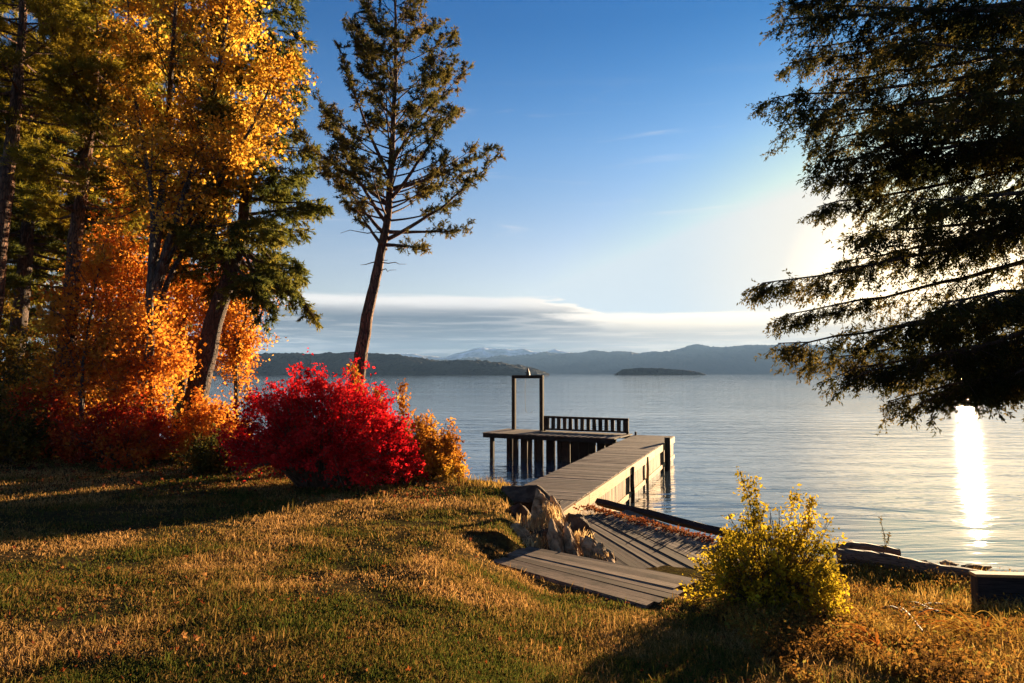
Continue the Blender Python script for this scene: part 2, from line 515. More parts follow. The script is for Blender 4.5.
ax_, ay_ = axis(-300, 300, -22, 14, .14), axis(-200, 200, -2, 26, .14)
X, Y = np.meshgrid(ax_, ay_)
g = Geo(); grid_mesh(g, X, Y, ground_z(X, Y))
gm, t, out = new_mat('soil')
p = t.n('ShaderNodeBsdfPrincipled'); p.inputs['Roughness'].default_value = 1; p.inputs['Specular IOR Level'].default_value = 0
tc = t.n('ShaderNodeTexCoord')
na = t.noise(tc.outputs['Object'], 1.1, 6, .6); nb = t.noise(tc.outputs['Object'], 14, 5, .7)
c1 = t.mix(t.smooth(na, .35, .65), (.05, .05, .014), (.13, .085, .03))
c2 = t.mix(t.smooth(nb, .35, .7), (.03, .022, .012), c1)
t.l(c2, p.inputs['Base Color'])
bp = t.n('ShaderNodeBump'); bp.inputs['Strength'].default_value = 1; bp.inputs['Distance'].default_value = .05
t.l(nb, bp.inputs['Height']); t.l(bp.outputs[0], p.inputs['Normal']); t.l(p.outputs[0], out.inputs[0])
tag(g.build('ground', gm, smooth=True), kind='structure', label='sloping grassy lake bank of brown and green turf')

# water
wm, t, out = new_mat('lake_water')
p = t.n('ShaderNodeBsdfPrincipled')
p.inputs['Base Color'].default_value = (.045, .065, .08, 1); p.inputs['Roughness'].default_value = .03; p.inputs['IOR'].default_value = 1.6
tc = t.n('ShaderNodeTexCoord')
w1 = t.noise(t.mapping(tc.outputs['Object'], (.28, 1.0, 1), rot=(0, 0, R(-14))), .75, 4, .55, .6)
w2 = t.noise(t.mapping(tc.outputs['Object'], (.45, 1.3, 1), rot=(0, 0, R(9))), 3.2, 3, .55, .4)
calm = t.smooth(t.noise(t.mapping(tc.outputs['Object'], (.25, 1, 1)), .035, 3, .5), .35, .65)
hgt = t.math('ADD', t.math('MULTIPLY', w1, 1.0), t.math('MULTIPLY', w2, .16))
bp = t.n('ShaderNodeBump'); bp.inputs['Distance'].default_value = .118
t.l(t.math('MULTIPLY_ADD', calm, .45, .35), bp.inputs['Strength'])
t.l(hgt, bp.inputs['Height']); t.l(bp.outputs[0], p.inputs['Normal']); t.l(p.outputs[0], out.inputs[0])
g = Geo(); ax2 = np.array([-7000, -1500, -300, -60, 0, 60, 300, 1500, 7000], float); ay2 = np.array([-300, -60, 0, 60, 300, 1500, 7000], float)
X, Y = np.meshgrid(ax2, ay2); grid_mesh(g, X, Y, X * 0)
tag(g.build('lake_water', wm), kind='structure', label='rippled blue lake')


def hill(name, prof, Y0, depth, mat, label, rough, seed, n=260, m=26, tree=0.0):
    """a ridge: prof lists (pixel x, crest pixel y) seen from the shore; real width, height and depth at distance Y0"""
    px = np.array([q[0] for q in prof], float); py = np.array([q[1] for q in prof], float)
    xs = (px - 512) / F * Y0
    hs = np.array([atY(512, q, Y0).z for q in py])
    U = np.linspace(xs[0], xs[-1], n); V = np.linspace(-1, 1, m)
    Xg, Vg = np.meshgrid(U, V)
    crest = np.interp(Xg, xs, hs)
    s = 1 / (xs[-1] - xs[0])
    fold = (vnoise(Xg * s * 22, Vg * 2.2, 1.0, seed) - .5) + .5 * (vnoise(Xg * s * 60, Vg * 5, 1.0, seed + 1) - .5)
    shape = np.clip(1 - np.abs(Vg) ** 1.5, 0, 1)
    Z = crest * shape * (1 + rough * fold) - 1.5
    if tree:
        Z = Z + tree * (.7 * vnoise(Xg * .22, Vg * depth * .22, 1.0, seed + 2) + .5 * vnoise(Xg * .06, Vg * depth * .06, 1.0, seed + 4)) * np.sqrt(shape)
    g = Geo(); grid_mesh(g, Xg, Y0 + Vg * depth, Z)
    return tag(g.build(name, mat, smooth=True), kind='structure', label=label)


forest = simple_mat('forest', (.004, .007, .005), (.010, .014, .008), .05, 1, .9, 6)
mount = simple_mat('mountain_forest', (.02, .03, .026), (.045, .055, .042), .004, .95, .4, 8)
snow = simple_mat('snow_peak', (.16, .17, .18), (.7, .72, .76), .006, .9, .3, 5)
hill('hill', [(60, 366), (150, 361), (210, 356), (270, 355), (330, 354), (370, 354), (400, 357), (440, 361), (480, 362), (510, 365), (530, 369), (546, 373.6)], 1300, 150, forest,
     'dark wooded point on the near left shore of the lake', .14, 3, 1000, 70, 5.5)
hill('island', [(616, 373.6), (622, 369.5), (640, 368), (660, 368.6), (680, 370), (694, 371.6), (702, 373.6)], 1250, 34, forest, 'low dark wooded island', .08, 8, 260, 30, 3.0)
hill('mountains', [(380, 372), (430, 362), (470, 359), (510, 356), (545, 352), (580, 353), (610, 351.5), (640, 352.5), (665, 351), (690, 348), (715, 349.5), (745, 347), (775, 349),
                   (805, 347), (840, 351), (880, 350), (930, 355), (990, 353), (1060, 358), (1160, 355), (1300, 366)], 4300, 800, mount,
     'long blue mountain ridge across the lake', .34, 5, 800, 90, 16)
hill('mountains', [(120, 366), (240, 362), (330, 361), (380, 358), (425, 355), (446, 357), (462, 353), (478, 351), (494, 353.5), (520, 350.5), (545, 353), (575, 352.5), (605, 355), (640, 356), (720, 364)], 5600, 700, snow,
     'distant snow dusted peaks behind the blue ridge', .35, 15, 500, 60, 8)

# air between here and the far shore
g = Geo(); g.box((0, 3400, 150), (15000, 7600, 310))
hm, t, out = new_mat('haze')
pv = t.n('ShaderNodeVolumePrincipled')
pv.inputs['Color'].default_value = (.30, .55, 1.0, 1); pv.inputs['Density'].default_value = 7.5e-5; pv.inputs['Anisotropy'].default_value = 0
t.l(pv.outputs[0], out.inputs['Volume'])
tag(g.build('haze', hm), kind='stuff', label='thin bluish morning haze over the lake')


# ------------------------------------------------------------------ trees
def smooth_path(ctrl, n):
    ctrl = np.asarray(ctrl, float); k = np.linspace(0, 1, len(ctrl)); t = np.linspace(0, 1, n)
    # Catmull-Rom through the control points
    P = np.vstack([2 * ctrl[0] - ctrl[1], ctrl, 2 * ctrl[-1] - ctrl[-2]])
    x = t * (len(ctrl) - 1); i = np.minimum(x.astype(int), len(ctrl) - 2); f = (x - i)[:, None]
    p0, p1, p2, p3 = P[i], P[i + 1], P[i + 2], P[i + 3]
    return .5 * ((2 * p1) + (-p0 + p2) * f + (2 * p0 - 5 * p1 + 4 * p2 - p3) * f ** 2 + (-p0 + 3 * p1 - 3 * p2 + p3) * f ** 3)


def limb_foliage(gt, gl, P, kind, L, dens=1.0):
    """twigs and needles along one limb given as a polyline P"""
    n = len(P)
    T = unit(np.gradient(P, axis=0))
    ntw = max(4, int(L * kind['twigs'] * dens))
    s = rng.uniform(kind.get('bare', .25), 1.0, ntw) ** kind.get('bias', .85)
    idx = s * (n - 1); i = np.minimum(idx.astype(int), n - 2); f = (idx - i)[:, None]
    base = P[i] * (1 - f) + P[i + 1] * f
    tan = T[i]
    side = unit(np.cross(tan, np.array([0, 0, 1.])))
    sg = np.where(rng.random(ntw) < .5, -1, 1)[:, None]
    ang = rng.normal(kind.get('ang', 55), 16, ntw)[:, None] * np.pi / 180
    d = tan * np.cos(ang) + side * sg * np.sin(ang) + np.array([0, 0, 1.]) * rng.normal(kind.get('lift', 0), .28, (ntw, 1))
    d = unit(d)
    tl = (kind['twig_len'] * (.35 + .75 * (1 - s)) * rng.uniform(.6, 1.3, ntw))[:, None]
    end = base + d * tl + np.array([0, 0, -1.]) * kind.get('droop', .1) * tl
    # thin twig wood (three-sided)
    for a, b in zip(base, end):
        gt.tube([a, (a + b) / 2 + rng.normal(0, .02, 3), b], [kind['twig_r'], kind['twig_r'] * .7, kind['twig_r'] * .35], 3)
    # sub-twigs
    ns = kind['sub']
    tt = rng.uniform(.15, 1.0, (ntw, ns, 1))
    sb = base[:, None] * (1 - tt) + end[:, None] * tt
    dd = unit(end - base)[:, None] + rng.normal(0, kind.get('spread', .55), (ntw, ns, 3)) + np.array([0, 0, -kind.get('hang', .2)])
    dd = unit(dd); sl = kind['sub_len'] * rng.uniform(.5, 1.3, (ntw, ns, 1)) * (1.15 - .5 * tt)
    sb = sb.reshape(-1, 3); dd = dd.reshape(-1, 3); sl = sl.reshape(-1, 1)
    # needles
    k = kind['needles']
    u = rng.uniform(0, 1, (len(sb), k, 1))
    nb = (sb[:, None] + dd[:, None] * sl[:, None] * u).reshape(-1, 3)
    nd = (dd[:, None] * .9 + rng.normal(0, kind.get('fan', .6), (len(sb), k, 3))).reshape(-1, 3)
    (sprig if kind.get('flat') else needles)(gl, nb, nd, kind['nl'], kind['nw'])


def conifer(name, loc, ctrl, r0, kind, label, cat, mats, group=None, limbs=60, t0=.3, lmax=2.5, profile=None, elev=(.1, -.1), sag=.12, extra=(), dead=0, seed=1, skip=None):
    """trunk control points are relative to loc; every limb leaves the trunk, sags and lifts again"""
    global rng
    rng = np.random.default_rng(seed)
    root = empty(name, loc, label, cat, group)
    gt, gl = Geo(), Geo()
    trunk = smooth_path(ctrl, 40)
    tt = np.linspace(0, 1, 40)
    rad = r0 * (1 - .93 * tt ** .9) * (1 + .55 * np.exp(-tt * 28))
    trunk[1:] += rng.normal(0, r0 * .04, (39, 3))
    gt.tube(trunk, rad, 12, .05)
    prof = profile or (lambda s: (1 - s) ** .8)
    for i in range(limbs):
        t = t0 + (1 - t0) * (i + rng.random()) / limbs
        s = (t - t0) / (1 - t0)
        az = i * 2.399 + rng.normal(0, .35)
        k = min(38, int(t * 39)); fr = t * 39 - k
        p0 = trunk[k] * (1 - fr) + trunk[k + 1] * fr
        L = lmax * prof(s) * rng.uniform(.65, 1.12)
        if L < .12: continue
        if skip and skip(az, s): continue
        e = elev[0] + (elev[1] - elev[0]) * s + rng.normal(0, .10)
        u = np.linspace(0, 1, 9)[:, None]
        h = np.array([np.cos(az), np.sin(az), 0]); h2 = np.array([-np.sin(az), np.cos(az), 0])
        P = p0 + h * L * u * np.cos(e) + np.array([0, 0, 1.]) * L * (np.sin(e) * u - sag * 4 * u * (1 - u) * .6 + kind.get('tipup', .05) * u ** 3) + h2 * L * .12 * rng.normal() * u ** 2
        gt.tube(P, np.interp(u[:, 0], [0, 1], [max(.012, rad[k] * .32), .006]), 5)
        limb_foliage(gt, gl, P, kind, L)
    for (p0, p1, sg, ln) in extra:
        p0 = np.array(p0); p1 = np.array(p1); L = np.linalg.norm(p1 - p0)
        u = np.linspace(0, 1, 14)[:, None]
        P = p0 + (p1 - p0) * u + np.array([0, 0, -1.]) * sg * 4 * u * (1 - u) + rng.normal(0, .02, (14, 3)) * u
        gt.tube(P, np.interp(u[:, 0], [0, 1], [.055, .008]), 6)
        limb_foliage(gt, gl, P, kind, L, ln)
    for i in range(dead):
        t = rng.uniform(max(.12, t0 - .22), t0 + .15); k = min(38, int(t * 39)); az = rng.uniform(0, 6.28); L = rng.uniform(.3, 1.0) * lmax * .5
        u = np.linspace(0, 1, 6)[:, None]
        P = trunk[k] + np.array([np.cos(az), np.sin(az), -.05]) * L * u + rng.normal(0, .04, (6, 3)) * u
        gt.tube(P, np.linspace(.018, .004, 6), 4)
    gt.build('trunk', mats[0], root, smooth=True)
    gl.build('crown', mats[1], root)
    return root


def rel(loc, pts):
    return [tuple(np.array(q) - np.array(loc)) for q in pts]


def gz(x, y):
    return float(ground_z(np.array([x]), np.array([y]))[0])


FIR = dict(twigs=9, twig_len=.75, twig_r=.008, sub=9, sub_len=.28, needles=9, nl=.09, nw=.026, ang=52, lift=-.12, droop=.25, hang=.35, fan=.5, spread=.5, bare=.18)
PINE = dict(twigs=10, twig_len=.75, twig_r=.009, sub=5, sub_len=.25, needles=14, nl=.17, nw=.018, ang=42, lift=.10, droop=.0, hang=-.15, fan=.85, spread=.5, bare=.42)
LONE = dict(twigs=8, twig_len=.62, twig_r=.009, sub=6, sub_len=.17, needles=15, nl=.085, nw=.026, ang=48, lift=.12, droop=.0, hang=-.05, fan=1.0, spread=.95, bare=.38, tipup=.12)

# the lone tall pine that leans out over the water behind the red shrub
b = Vector((-4.05, 17.0, 0)); b.z = gz(b.x, b.y) - .1
tp = [atY(350, 395, 17.0), atY(366, 325, 17.0), atY(379, 262, 17.0), atY(388, 212, 17.0), atY(393, 130, 17.1), atY(396, 40, 17.2), atY(392, -60, 17.2)]
b = Vector((tp[0].x - .12, 17.0, gz(tp[0].x, 17.0) - .1))
ext = []
for (sx, sy, ex, ey, dy, sg) in [(386, 240, 497, 158, -1.0, .18), (388, 225, 318, 95, .6, .25), (387, 232, 468, 230, .8, .02), (391, 190, 492, 150, 1.0, .1), (389, 205, 330, 150, -1, .1), (386, 245, 425, 250, -1.2, -.03),
                                 (386, 250, 355, 205, -.8, .05), (390, 200, 450, 110, -.6, .12), (391, 180, 340, 50, -.5, .2), (392, 160, 455, 60, .5, .15), (387, 236, 336, 172, 1.0, .1)]:
    ext.append((atY(sx, sy, 17.05), atY(ex, ey, 17.05 + dy), sg, 1.0))
ext = [(tuple(a - b), tuple(c - b), s_, l_) for a, c, s_, l_ in ext]
conifer('pine_tree', b, rel(b, [b] + tp[1:]), .185, LONE, 'tall slender pine leaning right with bare lower trunk behind the red bush', 'tree', (MAT['bark_pine'], MAT['needle_lone']),
        limbs=84, t0=.47, lmax=2.35, profile=lambda s: (1 - .72 * s) * (.72 + .55 * min(1, s * 4)), elev=(.35, .75), sag=.03, extra=ext, dead=10, seed=21)

# the fir with the leaning butt at the edge of the trees
b = Vector((-8.35, 18.6, 0)); b.z = gz(b.x, b.y) - .1
Y0 = 18.6
tp = [atY(192, 400, Y0), atY(212, 330, Y0), atY(232, 268, Y0), atY(247, 200, Y0), atY(256, 100, Y0 + .1), atY(260, 0, Y0 + .2), atY(262, -120, Y0 + .2)]
b = Vector((tp[0].x - .2, Y0, gz(tp[0].x, Y0) - .1))
FIR2 = dict(FIR, twigs=12, twig_len=.85, needles=11, nl=.12, nw=.036)
ext = [(tuple(atY(244, 215, Y0) - b), tuple(atY(322, 205, Y0 - .4) - b), .0, 1.1), (tuple(atY(243, 232, Y0) - b), tuple(atY(316, 318, Y0 - .3) - b), -.15, 1.1),
       (tuple(atY(246, 205, Y0) - b), tuple(atY(318, 160, Y0 + .6) - b), .1, 1.0), (tuple(atY(240, 245, Y0) - b), tuple(atY(288, 300, Y0 + .5) - b), -.1, 1.0),
       (tuple(atY(240, 245, Y0) - b), tuple(atY(265, 312, Y0 - .9) - b), -.15, 1.0)]
conifer('fir_tree', b, rel(b, [b] + tp[1:]), .31, FIR2, 'dark green fir with a thick leaning trunk beside the orange maple', 'tree', (MAT['bark_fir'], MAT['needle_dark']),
        limbs=84, t0=.33, lmax=2.3, profile=lambda s: (1 - .62 * s), elev=(-.25, .15), sag=.08, extra=ext, dead=6, seed=22)

# two tall pines at the left with sunlit red trunks, and the darker ones behind them
def left_pine(px_pts, Y0, r0, label, mat, seed, limbs=64, t0=.36, lmax=2.6, bark='bark_pine', kind=PINE):
    tp = [atY(x, y, Y0) for x, y in px_pts]
    b = Vector((tp[0].x, Y0, gz(tp[0].x, Y0) - .1))
    conifer('pine_tree', b, rel(b, [b] + tp[1:]), r0, kind, label, 'tree', (MAT[bark], MAT[mat]), group='conifers on the left bank', limbs=limbs, t0=t0, lmax=lmax,
            profile=lambda s: (1 - .55 * s) * (.7 + .5 * min(1, s * 3)), elev=(-.05, .45), sag=.06, dead=14, seed=seed)


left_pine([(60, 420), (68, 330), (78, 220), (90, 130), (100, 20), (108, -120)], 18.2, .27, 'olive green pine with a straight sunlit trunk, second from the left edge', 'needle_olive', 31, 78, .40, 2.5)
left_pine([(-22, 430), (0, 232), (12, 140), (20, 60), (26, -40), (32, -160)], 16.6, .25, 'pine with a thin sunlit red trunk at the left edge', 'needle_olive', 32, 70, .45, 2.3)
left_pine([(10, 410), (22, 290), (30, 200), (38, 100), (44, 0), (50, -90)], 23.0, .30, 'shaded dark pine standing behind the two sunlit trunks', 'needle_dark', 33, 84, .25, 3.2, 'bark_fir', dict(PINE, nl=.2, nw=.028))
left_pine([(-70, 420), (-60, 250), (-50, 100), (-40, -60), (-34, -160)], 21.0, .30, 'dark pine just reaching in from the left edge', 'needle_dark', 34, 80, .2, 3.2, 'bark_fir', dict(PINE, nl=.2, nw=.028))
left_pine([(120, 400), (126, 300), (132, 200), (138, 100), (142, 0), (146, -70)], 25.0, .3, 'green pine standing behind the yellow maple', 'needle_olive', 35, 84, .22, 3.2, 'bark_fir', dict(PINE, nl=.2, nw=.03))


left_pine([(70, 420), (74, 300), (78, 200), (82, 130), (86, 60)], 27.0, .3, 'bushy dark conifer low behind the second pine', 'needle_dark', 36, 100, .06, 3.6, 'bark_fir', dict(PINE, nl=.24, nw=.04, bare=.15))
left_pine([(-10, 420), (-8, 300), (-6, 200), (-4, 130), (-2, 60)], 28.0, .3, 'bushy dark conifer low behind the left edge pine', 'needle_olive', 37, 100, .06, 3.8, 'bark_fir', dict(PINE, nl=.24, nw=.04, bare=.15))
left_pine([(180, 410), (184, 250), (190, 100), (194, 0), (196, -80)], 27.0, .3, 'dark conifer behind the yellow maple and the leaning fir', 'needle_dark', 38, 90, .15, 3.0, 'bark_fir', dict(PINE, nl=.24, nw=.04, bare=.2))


# broadleaf trees
def maple(name, loc, stems, r0, depth, label, mats, leaf, n_leaf, cloud, seed, cat='tree', spread=.5, group=None, sub=7, lo=.22):
    """stems: lists of control points (relative); boughs fork off each stem, leaves sit round the ends of the boughs"""
    global rng
    rng = np.random.default_rng(seed)
    root = empty(name, loc, label, cat, group)
    gt, gl = Geo(), Geo()
    tips = []
    for st, r in stems:
        P = smooth_path(st, 24); L = np.sum(np.linalg.norm(np.diff(P, axis=0), axis=1))
        gt.tube(P, np.interp(np.linspace(0, 1, 24), [0, .05, 1], [r * 1.25, r, r * .18]), 9, .05)
        for k in range(int(sub * L)):
            t = rng.uniform(lo, 1.0); i = min(22, int(t * 23)); p0 = P[i]
            tan = unit(P[i + 1] - P[i])
            d = unit(rng.normal(size=3) * np.array([1, 1, .7]) + tan * .5 + np.array([0, 0, .25]))
            l = spread * L * (1.08 - .75 * t) * rng.uniform(.35, 1.0)
            u = np.linspace(0, 1, 7)[:, None]
            B = p0 + d * l * u + np.array([0, 0, 1.]) * l * .18 * u ** 2 + np.cumsum(rng.normal(0, .03 * l, (7, 3)), 0) * u
            gt.tube(B, np.interp(u[:, 0], [0, 1], [max(.01, r * .28 * (1 - .7 * t)), .005]), 5)
            for q in range(5):
                w = rng.uniform(.3, 1.0); j = min(5, int(w * 6)); q0 = B[j]
                d2 = unit(rng.normal(size=3) + d * .7); l2 = rng.uniform(.25, .7) * (.35 + .25 * l)
                Q = q0 + d2 * l2 * np.linspace(0, 1, 4)[:, None] + np.array([0, 0, -.1]) * np.linspace(0, 1, 4)[:, None] ** 2
                gt.tube(Q, [.007, .006, .005, .003], 3)
                tips += [Q[1], Q[2], Q[3], Q[3]]
    tips = np.array(tips)
    wt = rng.gamma(.55, 1.0, len(tips)) + .04                      # some shoots are full, some nearly bare
    c = tips[rng.choice(len(tips), n_leaf, p=wt / wt.sum())] + rng.normal(0, cloud, (n_leaf, 3))
    leaves(gl, c, leaf, .5, .85)
    gt.build('trunk', mats[0], root, smooth=True)
    gl.build('crown', mats[1], root)
    return root


def stems_of(b, Y0, lst, jit):
    return [([(0, 0, 0)] + rel(b, [atY(x, y, Y0 + rng.normal(0, jit)) for x, y in pts]), r) for pts, r in lst]


rng = np.random.default_rng(77)
Y0 = 17.4
b = Vector((atY(155, 405, Y0).x, Y0, 0)); b.z = gz(b.x, b.y) - .1
maple('maple_tree', b, stems_of(b, Y0, [([(150, 310), (160, 215), (168, 120), (174, 30), (180, -50)], .14), ([(152, 310), (178, 215), (204, 130), (222, 50), (232, -10)], .12), ([(156, 320), (192, 235), (232, 165), (276, 108)], .09),
      ([(150, 300), (152, 200), (134, 90), (128, 0)], .09), ([(156, 300), (200, 205), (250, 130), (280, 60)], .08)], .6),
      .15, 3, 'tall golden yellow maple with several dark stems between the green conifers', (MAT['bark_grey'], MAT['maple_yellow']), .085, 31000, .13, 41, spread=.24, sub=4.4, lo=.45)

Y0 = 19.7
b = Vector((atY(150, 420, Y0).x, Y0, 0)); b.z = gz(b.x, b.y) - .1
maple('maple_tree', b, stems_of(b, Y0, [([(152, 360), (160, 300), (170, 250), (176, 205)], .06), ([(146, 360), (134, 300), (122, 250), (116, 205)], .055), ([(158, 365), (180, 325), (205, 290), (226, 262)], .05),
      ([(146, 370), (122, 330), (102, 296), (90, 262)], .05), ([(160, 380), (185, 362), (212, 340)], .04), ([(140, 385), (112, 365), (90, 340)], .035)], .5),
      .1, 3, 'bright orange maple behind the leaning fir trunk', (MAT['bark_grey'], MAT['maple_orange']), .085, 26000, .15, 42, spread=.40, sub=6)

Y0 = 20.3
b = Vector((atY(238, 410, Y0).x, Y0, 0)); b.z = gz(b.x, b.y) - .1
maple('maple_tree', b, stems_of(b, Y0, [([(236, 350), (234, 310), (230, 270)], .06), ([(238, 350), (246, 315), (242, 262)], .06), ([(234, 360), (222, 330), (212, 300)], .05), ([(238, 370), (244, 345)], .04)], .3),
      .1, 3, 'small orange maple just right of the leaning fir trunk', (MAT['bark_grey'], MAT['maple_orange']), .085, 9000, .15, 43, spread=.30, sub=7)

Y0 = 17.0
b = Vector((atY(82, 425, Y0).x, Y0, 0)); b.z = gz(b.x, b.y) - .1
maple('maple_tree', b, stems_of(b, Y0, [([(82, 380), (88, 330), (96, 285), (104, 240)], .045), ([(78, 380), (64, 340), (50, 305)], .04), ([(86, 385), (110, 350), (132, 322)], .04)], .3),
      .1, 3, 'slight rusty orange maple sapling in front of the second pine trunk', (MAT['bark_grey'], MAT['maple_orange']), .085, 7000, .14, 44, spread=.36, sub=6)

Y0 = 16.8
b = Vector((atY(142, 425, Y0).x, Y0, 0)); b.z = gz(b.x, b.y) - .1
maple('maple_tree', b, stems_of(b, Y0, [([(142, 390), (146, 350), (152, 300)], .04), ([(140, 390), (128, 355), (116, 325)], .035), ([(144, 390), (162, 360), (184, 335)], .035)], .3),
      .1, 3, 'low orange maple sapling in front of the grey maple stems', (MAT['bark_grey'], MAT['maple_orange']), .085, 8000, .14, 45, spread=.42, sub=7)


# shrubs
def shrub(name, loc, size, label, mats, n_stem, n_leaf, leaf, seed, group=None, inner=.35, low=.12, shoots=(), wood=1.0, cat='bush', twiggy=3, bare=None, rad=(.72, 1.05), twl=1.0):
    """stems fan out from the root to an uneven dome of radii size; leaves crowd the outer shoots, the base stays twiggy"""
    global rng
    rng = np.random.default_rng(seed)
    root = empty(name, loc, label, cat, group)
    gt, gl = Geo(), Geo(); sx, sy, sz = size
    tips = []
    for i in range(n_stem):
        az = rng.uniform(0, 2 * np.pi); el = np.arcsin(rng.uniform(low, 1.0)); rr = rng.uniform(*rad) * (1 + .16 * np.sin(az * 3 + seed) * np.cos(el * 4 + seed))
        e = np.array([np.cos(az) * np.cos(el) * sx, np.sin(az) * np.cos(el) * sy, np.sin(el) * sz]) * rr
        p0 = np.array([e[0] * .22 + rng.normal(0, .06), e[1] * .22 + rng.normal(0, .06), 0])
        m = p0 * .55 + e * .45 + np.array([0, 0, .16 * sz * (1 - np.sin(el))]) + rng.normal(0, .05, 3)
        P = smooth_path([p0, m, e], 8)
        gt.tube(P, np.linspace(.014, .004, 8) * wood, 4)
        for k in range(twiggy):
            t = rng.uniform(inner, 1.0); j = min(6, int(t * 7)); q0 = P[j]
            d = unit(unit(P[-1] - P[0]) * .8 + rng.normal(0, .6, 3)); l = rng.uniform(.10, .24) * (sx + sz) * .5 * twl
            Q = q0 + d * l * np.linspace(0, 1, 4)[:, None]
            gt.tube(Q, np.array([.006, .005, .004, .003]) * wood, 3)
            tips += [Q[1], Q[2], Q[3]]
        tips += [P[-1], P[-2]]
    for (dx, dy, h, lx) in shoots:
        base = np.array([dx * .6, dy * .6, sz * .5]); e = np.array([dx + lx, dy, h])
        P = smooth_path([base, (base + e) / 2 + rng.normal(0, .03, 3), e], 14)
        gt.tube(P, np.linspace(.010, .003, 14) * wood, 4)
        tips += list(P[4:]) * 4
    tips = np.array(tips); wt = rng.gamma(.9, 1.0, len(tips)) + .05
    c = tips[rng.choice(len(tips), n_leaf, p=wt / wt.sum())] + rng.normal(0, leaf * .8, (n_leaf, 3))
    c[:, 2] = np.maximum(c[:, 2], .03)
    if bare:                                                        # the foot of the shrub has dropped most of its leaves
        h_ = c[:, 2] + .35 * (vnoise(c[:, 0], c[:, 2], 2.5, seed) - .5) + bare[1] * np.clip(c[:, 0], 0, 9)
        c = c[rng.random(n_leaf) < .10 + .90 * sstep(h_, bare[0] * .75, bare[0] * 1.25)]
    leaves(gl, c, leaf, .25, .62)
    gt.build('stem', mats[0], root)
    gl.build('foliage', mats[1], root)
    return root


def at_ground(px, Yd):
    x = (px - 512) / F * Yd
    return Vector((x, Yd, gz(x, Yd) - .03))


shrub('burning_bush', at_ground(327, 14.3), (2.14, 1.45, 2.58), 'large crimson red bush on the lawn edge with bare twigs at its base', (MAT['twig_pale'], MAT['shrub_red']), 430, 62000, .068, 51, inner=.5, low=.06, twiggy=5, bare=(.55, .4), rad=(.90, 1.0), twl=.45,
      shoots=[(-1.5, 0, 1.9, -.1), (-1.0, 0, 2.15, -.15)])
shrub('golden_shrub', at_ground(422, 15.5), (1.12, .85, 1.5), 'golden orange shrub right beside the large crimson bush', (MAT['twig'], MAT['shrub_gold']), 150, 17000, .075, 52, inner=.3, low=.0,
      twl=.7, rad=(.8, 1.0), shoots=[(-.9, 0, 2.0, -.15), (-.7, .1, 2.1, .25), (-1.6, .2, 2.5, 0)])
shrub('dogwood_shrub', at_ground(120, 16.2), (1.7, 1.2, 1.75), 'low red orange shrub under the left pines', (MAT['twig'], MAT['shrub_redorange']), 120, 11000, .085, 53, inner=.3, low=.0, group='shrubs under the left trees')
shrub('dogwood_shrub', at_ground(40, 16.8), (1.6, 1.2, 1.9), 'dull rust red shrub nearest the left edge under the pines', (MAT['twig'], MAT['shrub_redorange']), 110, 9000, .085, 54, inner=.3, low=.0, group='shrubs under the left trees')
shrub('olive_shrub', at_ground(-10, 15.4), (1.5, 1.2, 1.9), 'dark olive shrub cut by the left edge', (MAT['twig'], MAT['shrub_olive']), 110, 9000, .085, 55, inner=.3, low=.0, group='shrubs under the left trees')
shrub('olive_shrub', at_ground(40, 19.0), (2.2, 1.4, 3.2), 'tall olive green shrub behind the rust red one', (MAT['twig'], MAT['shrub_olive']), 130, 12000, .10, 56, inner=.3, low=.0, group='shrubs under the left trees')
shrub('olive_shrub', at_ground(-30, 21.0), (3.0, 1.6, 4.6), 'dark green thicket at the left edge behind the pine trunks', (MAT['twig'], MAT['shrub_olive']), 190, 20000, .13, 61, inner=.2, low=.0, group='shrubs under the left trees')
shrub('olive_shrub', at_ground(100, 22.0), (2.6, 1.6, 4.2), 'olive thicket between the second pine and the orange maple', (MAT['twig'], MAT['shrub_olive']), 180, 20000, .13, 62, inner=.2, low=.0, group='shrubs under the left trees')
shrub('orange_shrub', at_ground(60, 17.6), (1.6, 1.0, 2.7), 'sparse rusty orange shrub around the foot of the second pine', (MAT['twig'], MAT['shrub_gold']), 110, 9000, .10, 63, inner=.3, low=.0, group='shrubs under the left trees')
shrub('orange_shrub', at_ground(205, 17.2), (1.35, 1.0, 1.9), 'bright orange shrub at the foot of the leaning trunk', (MAT['twig'], MAT['maple_orange']), 110, 11000, .085, 57, inner=.3, low=.0, group='shrubs under the left trees')
shrub('olive_shrub', at_ground(225, 15.6), (1.0, .9, .95), 'small dark shrub left of the crimson bush', (MAT['twig'], MAT['shrub_olive']), 80, 5000, .08, 58, inner=.3, low=.0, group='shrubs under the left trees')
shrub('yellow_shrub', at_ground(768, 7.3), (.84, .74, 1.08), 'yellow leaved bush with upright shoots beside the plank steps', (MAT['twig'], MAT['shrub_yellow']), 260, 17000, .042, 59, inner=.2, low=-.02, wood=.6,
      twl=.8, rad=(.86, 1.0), shoots=[(-.28, 0, 1.46, -.04), (-.14, .05, 1.36, -.02), (.16, 0, 1.24, .12), (.34, .05, 1.16, .1)])


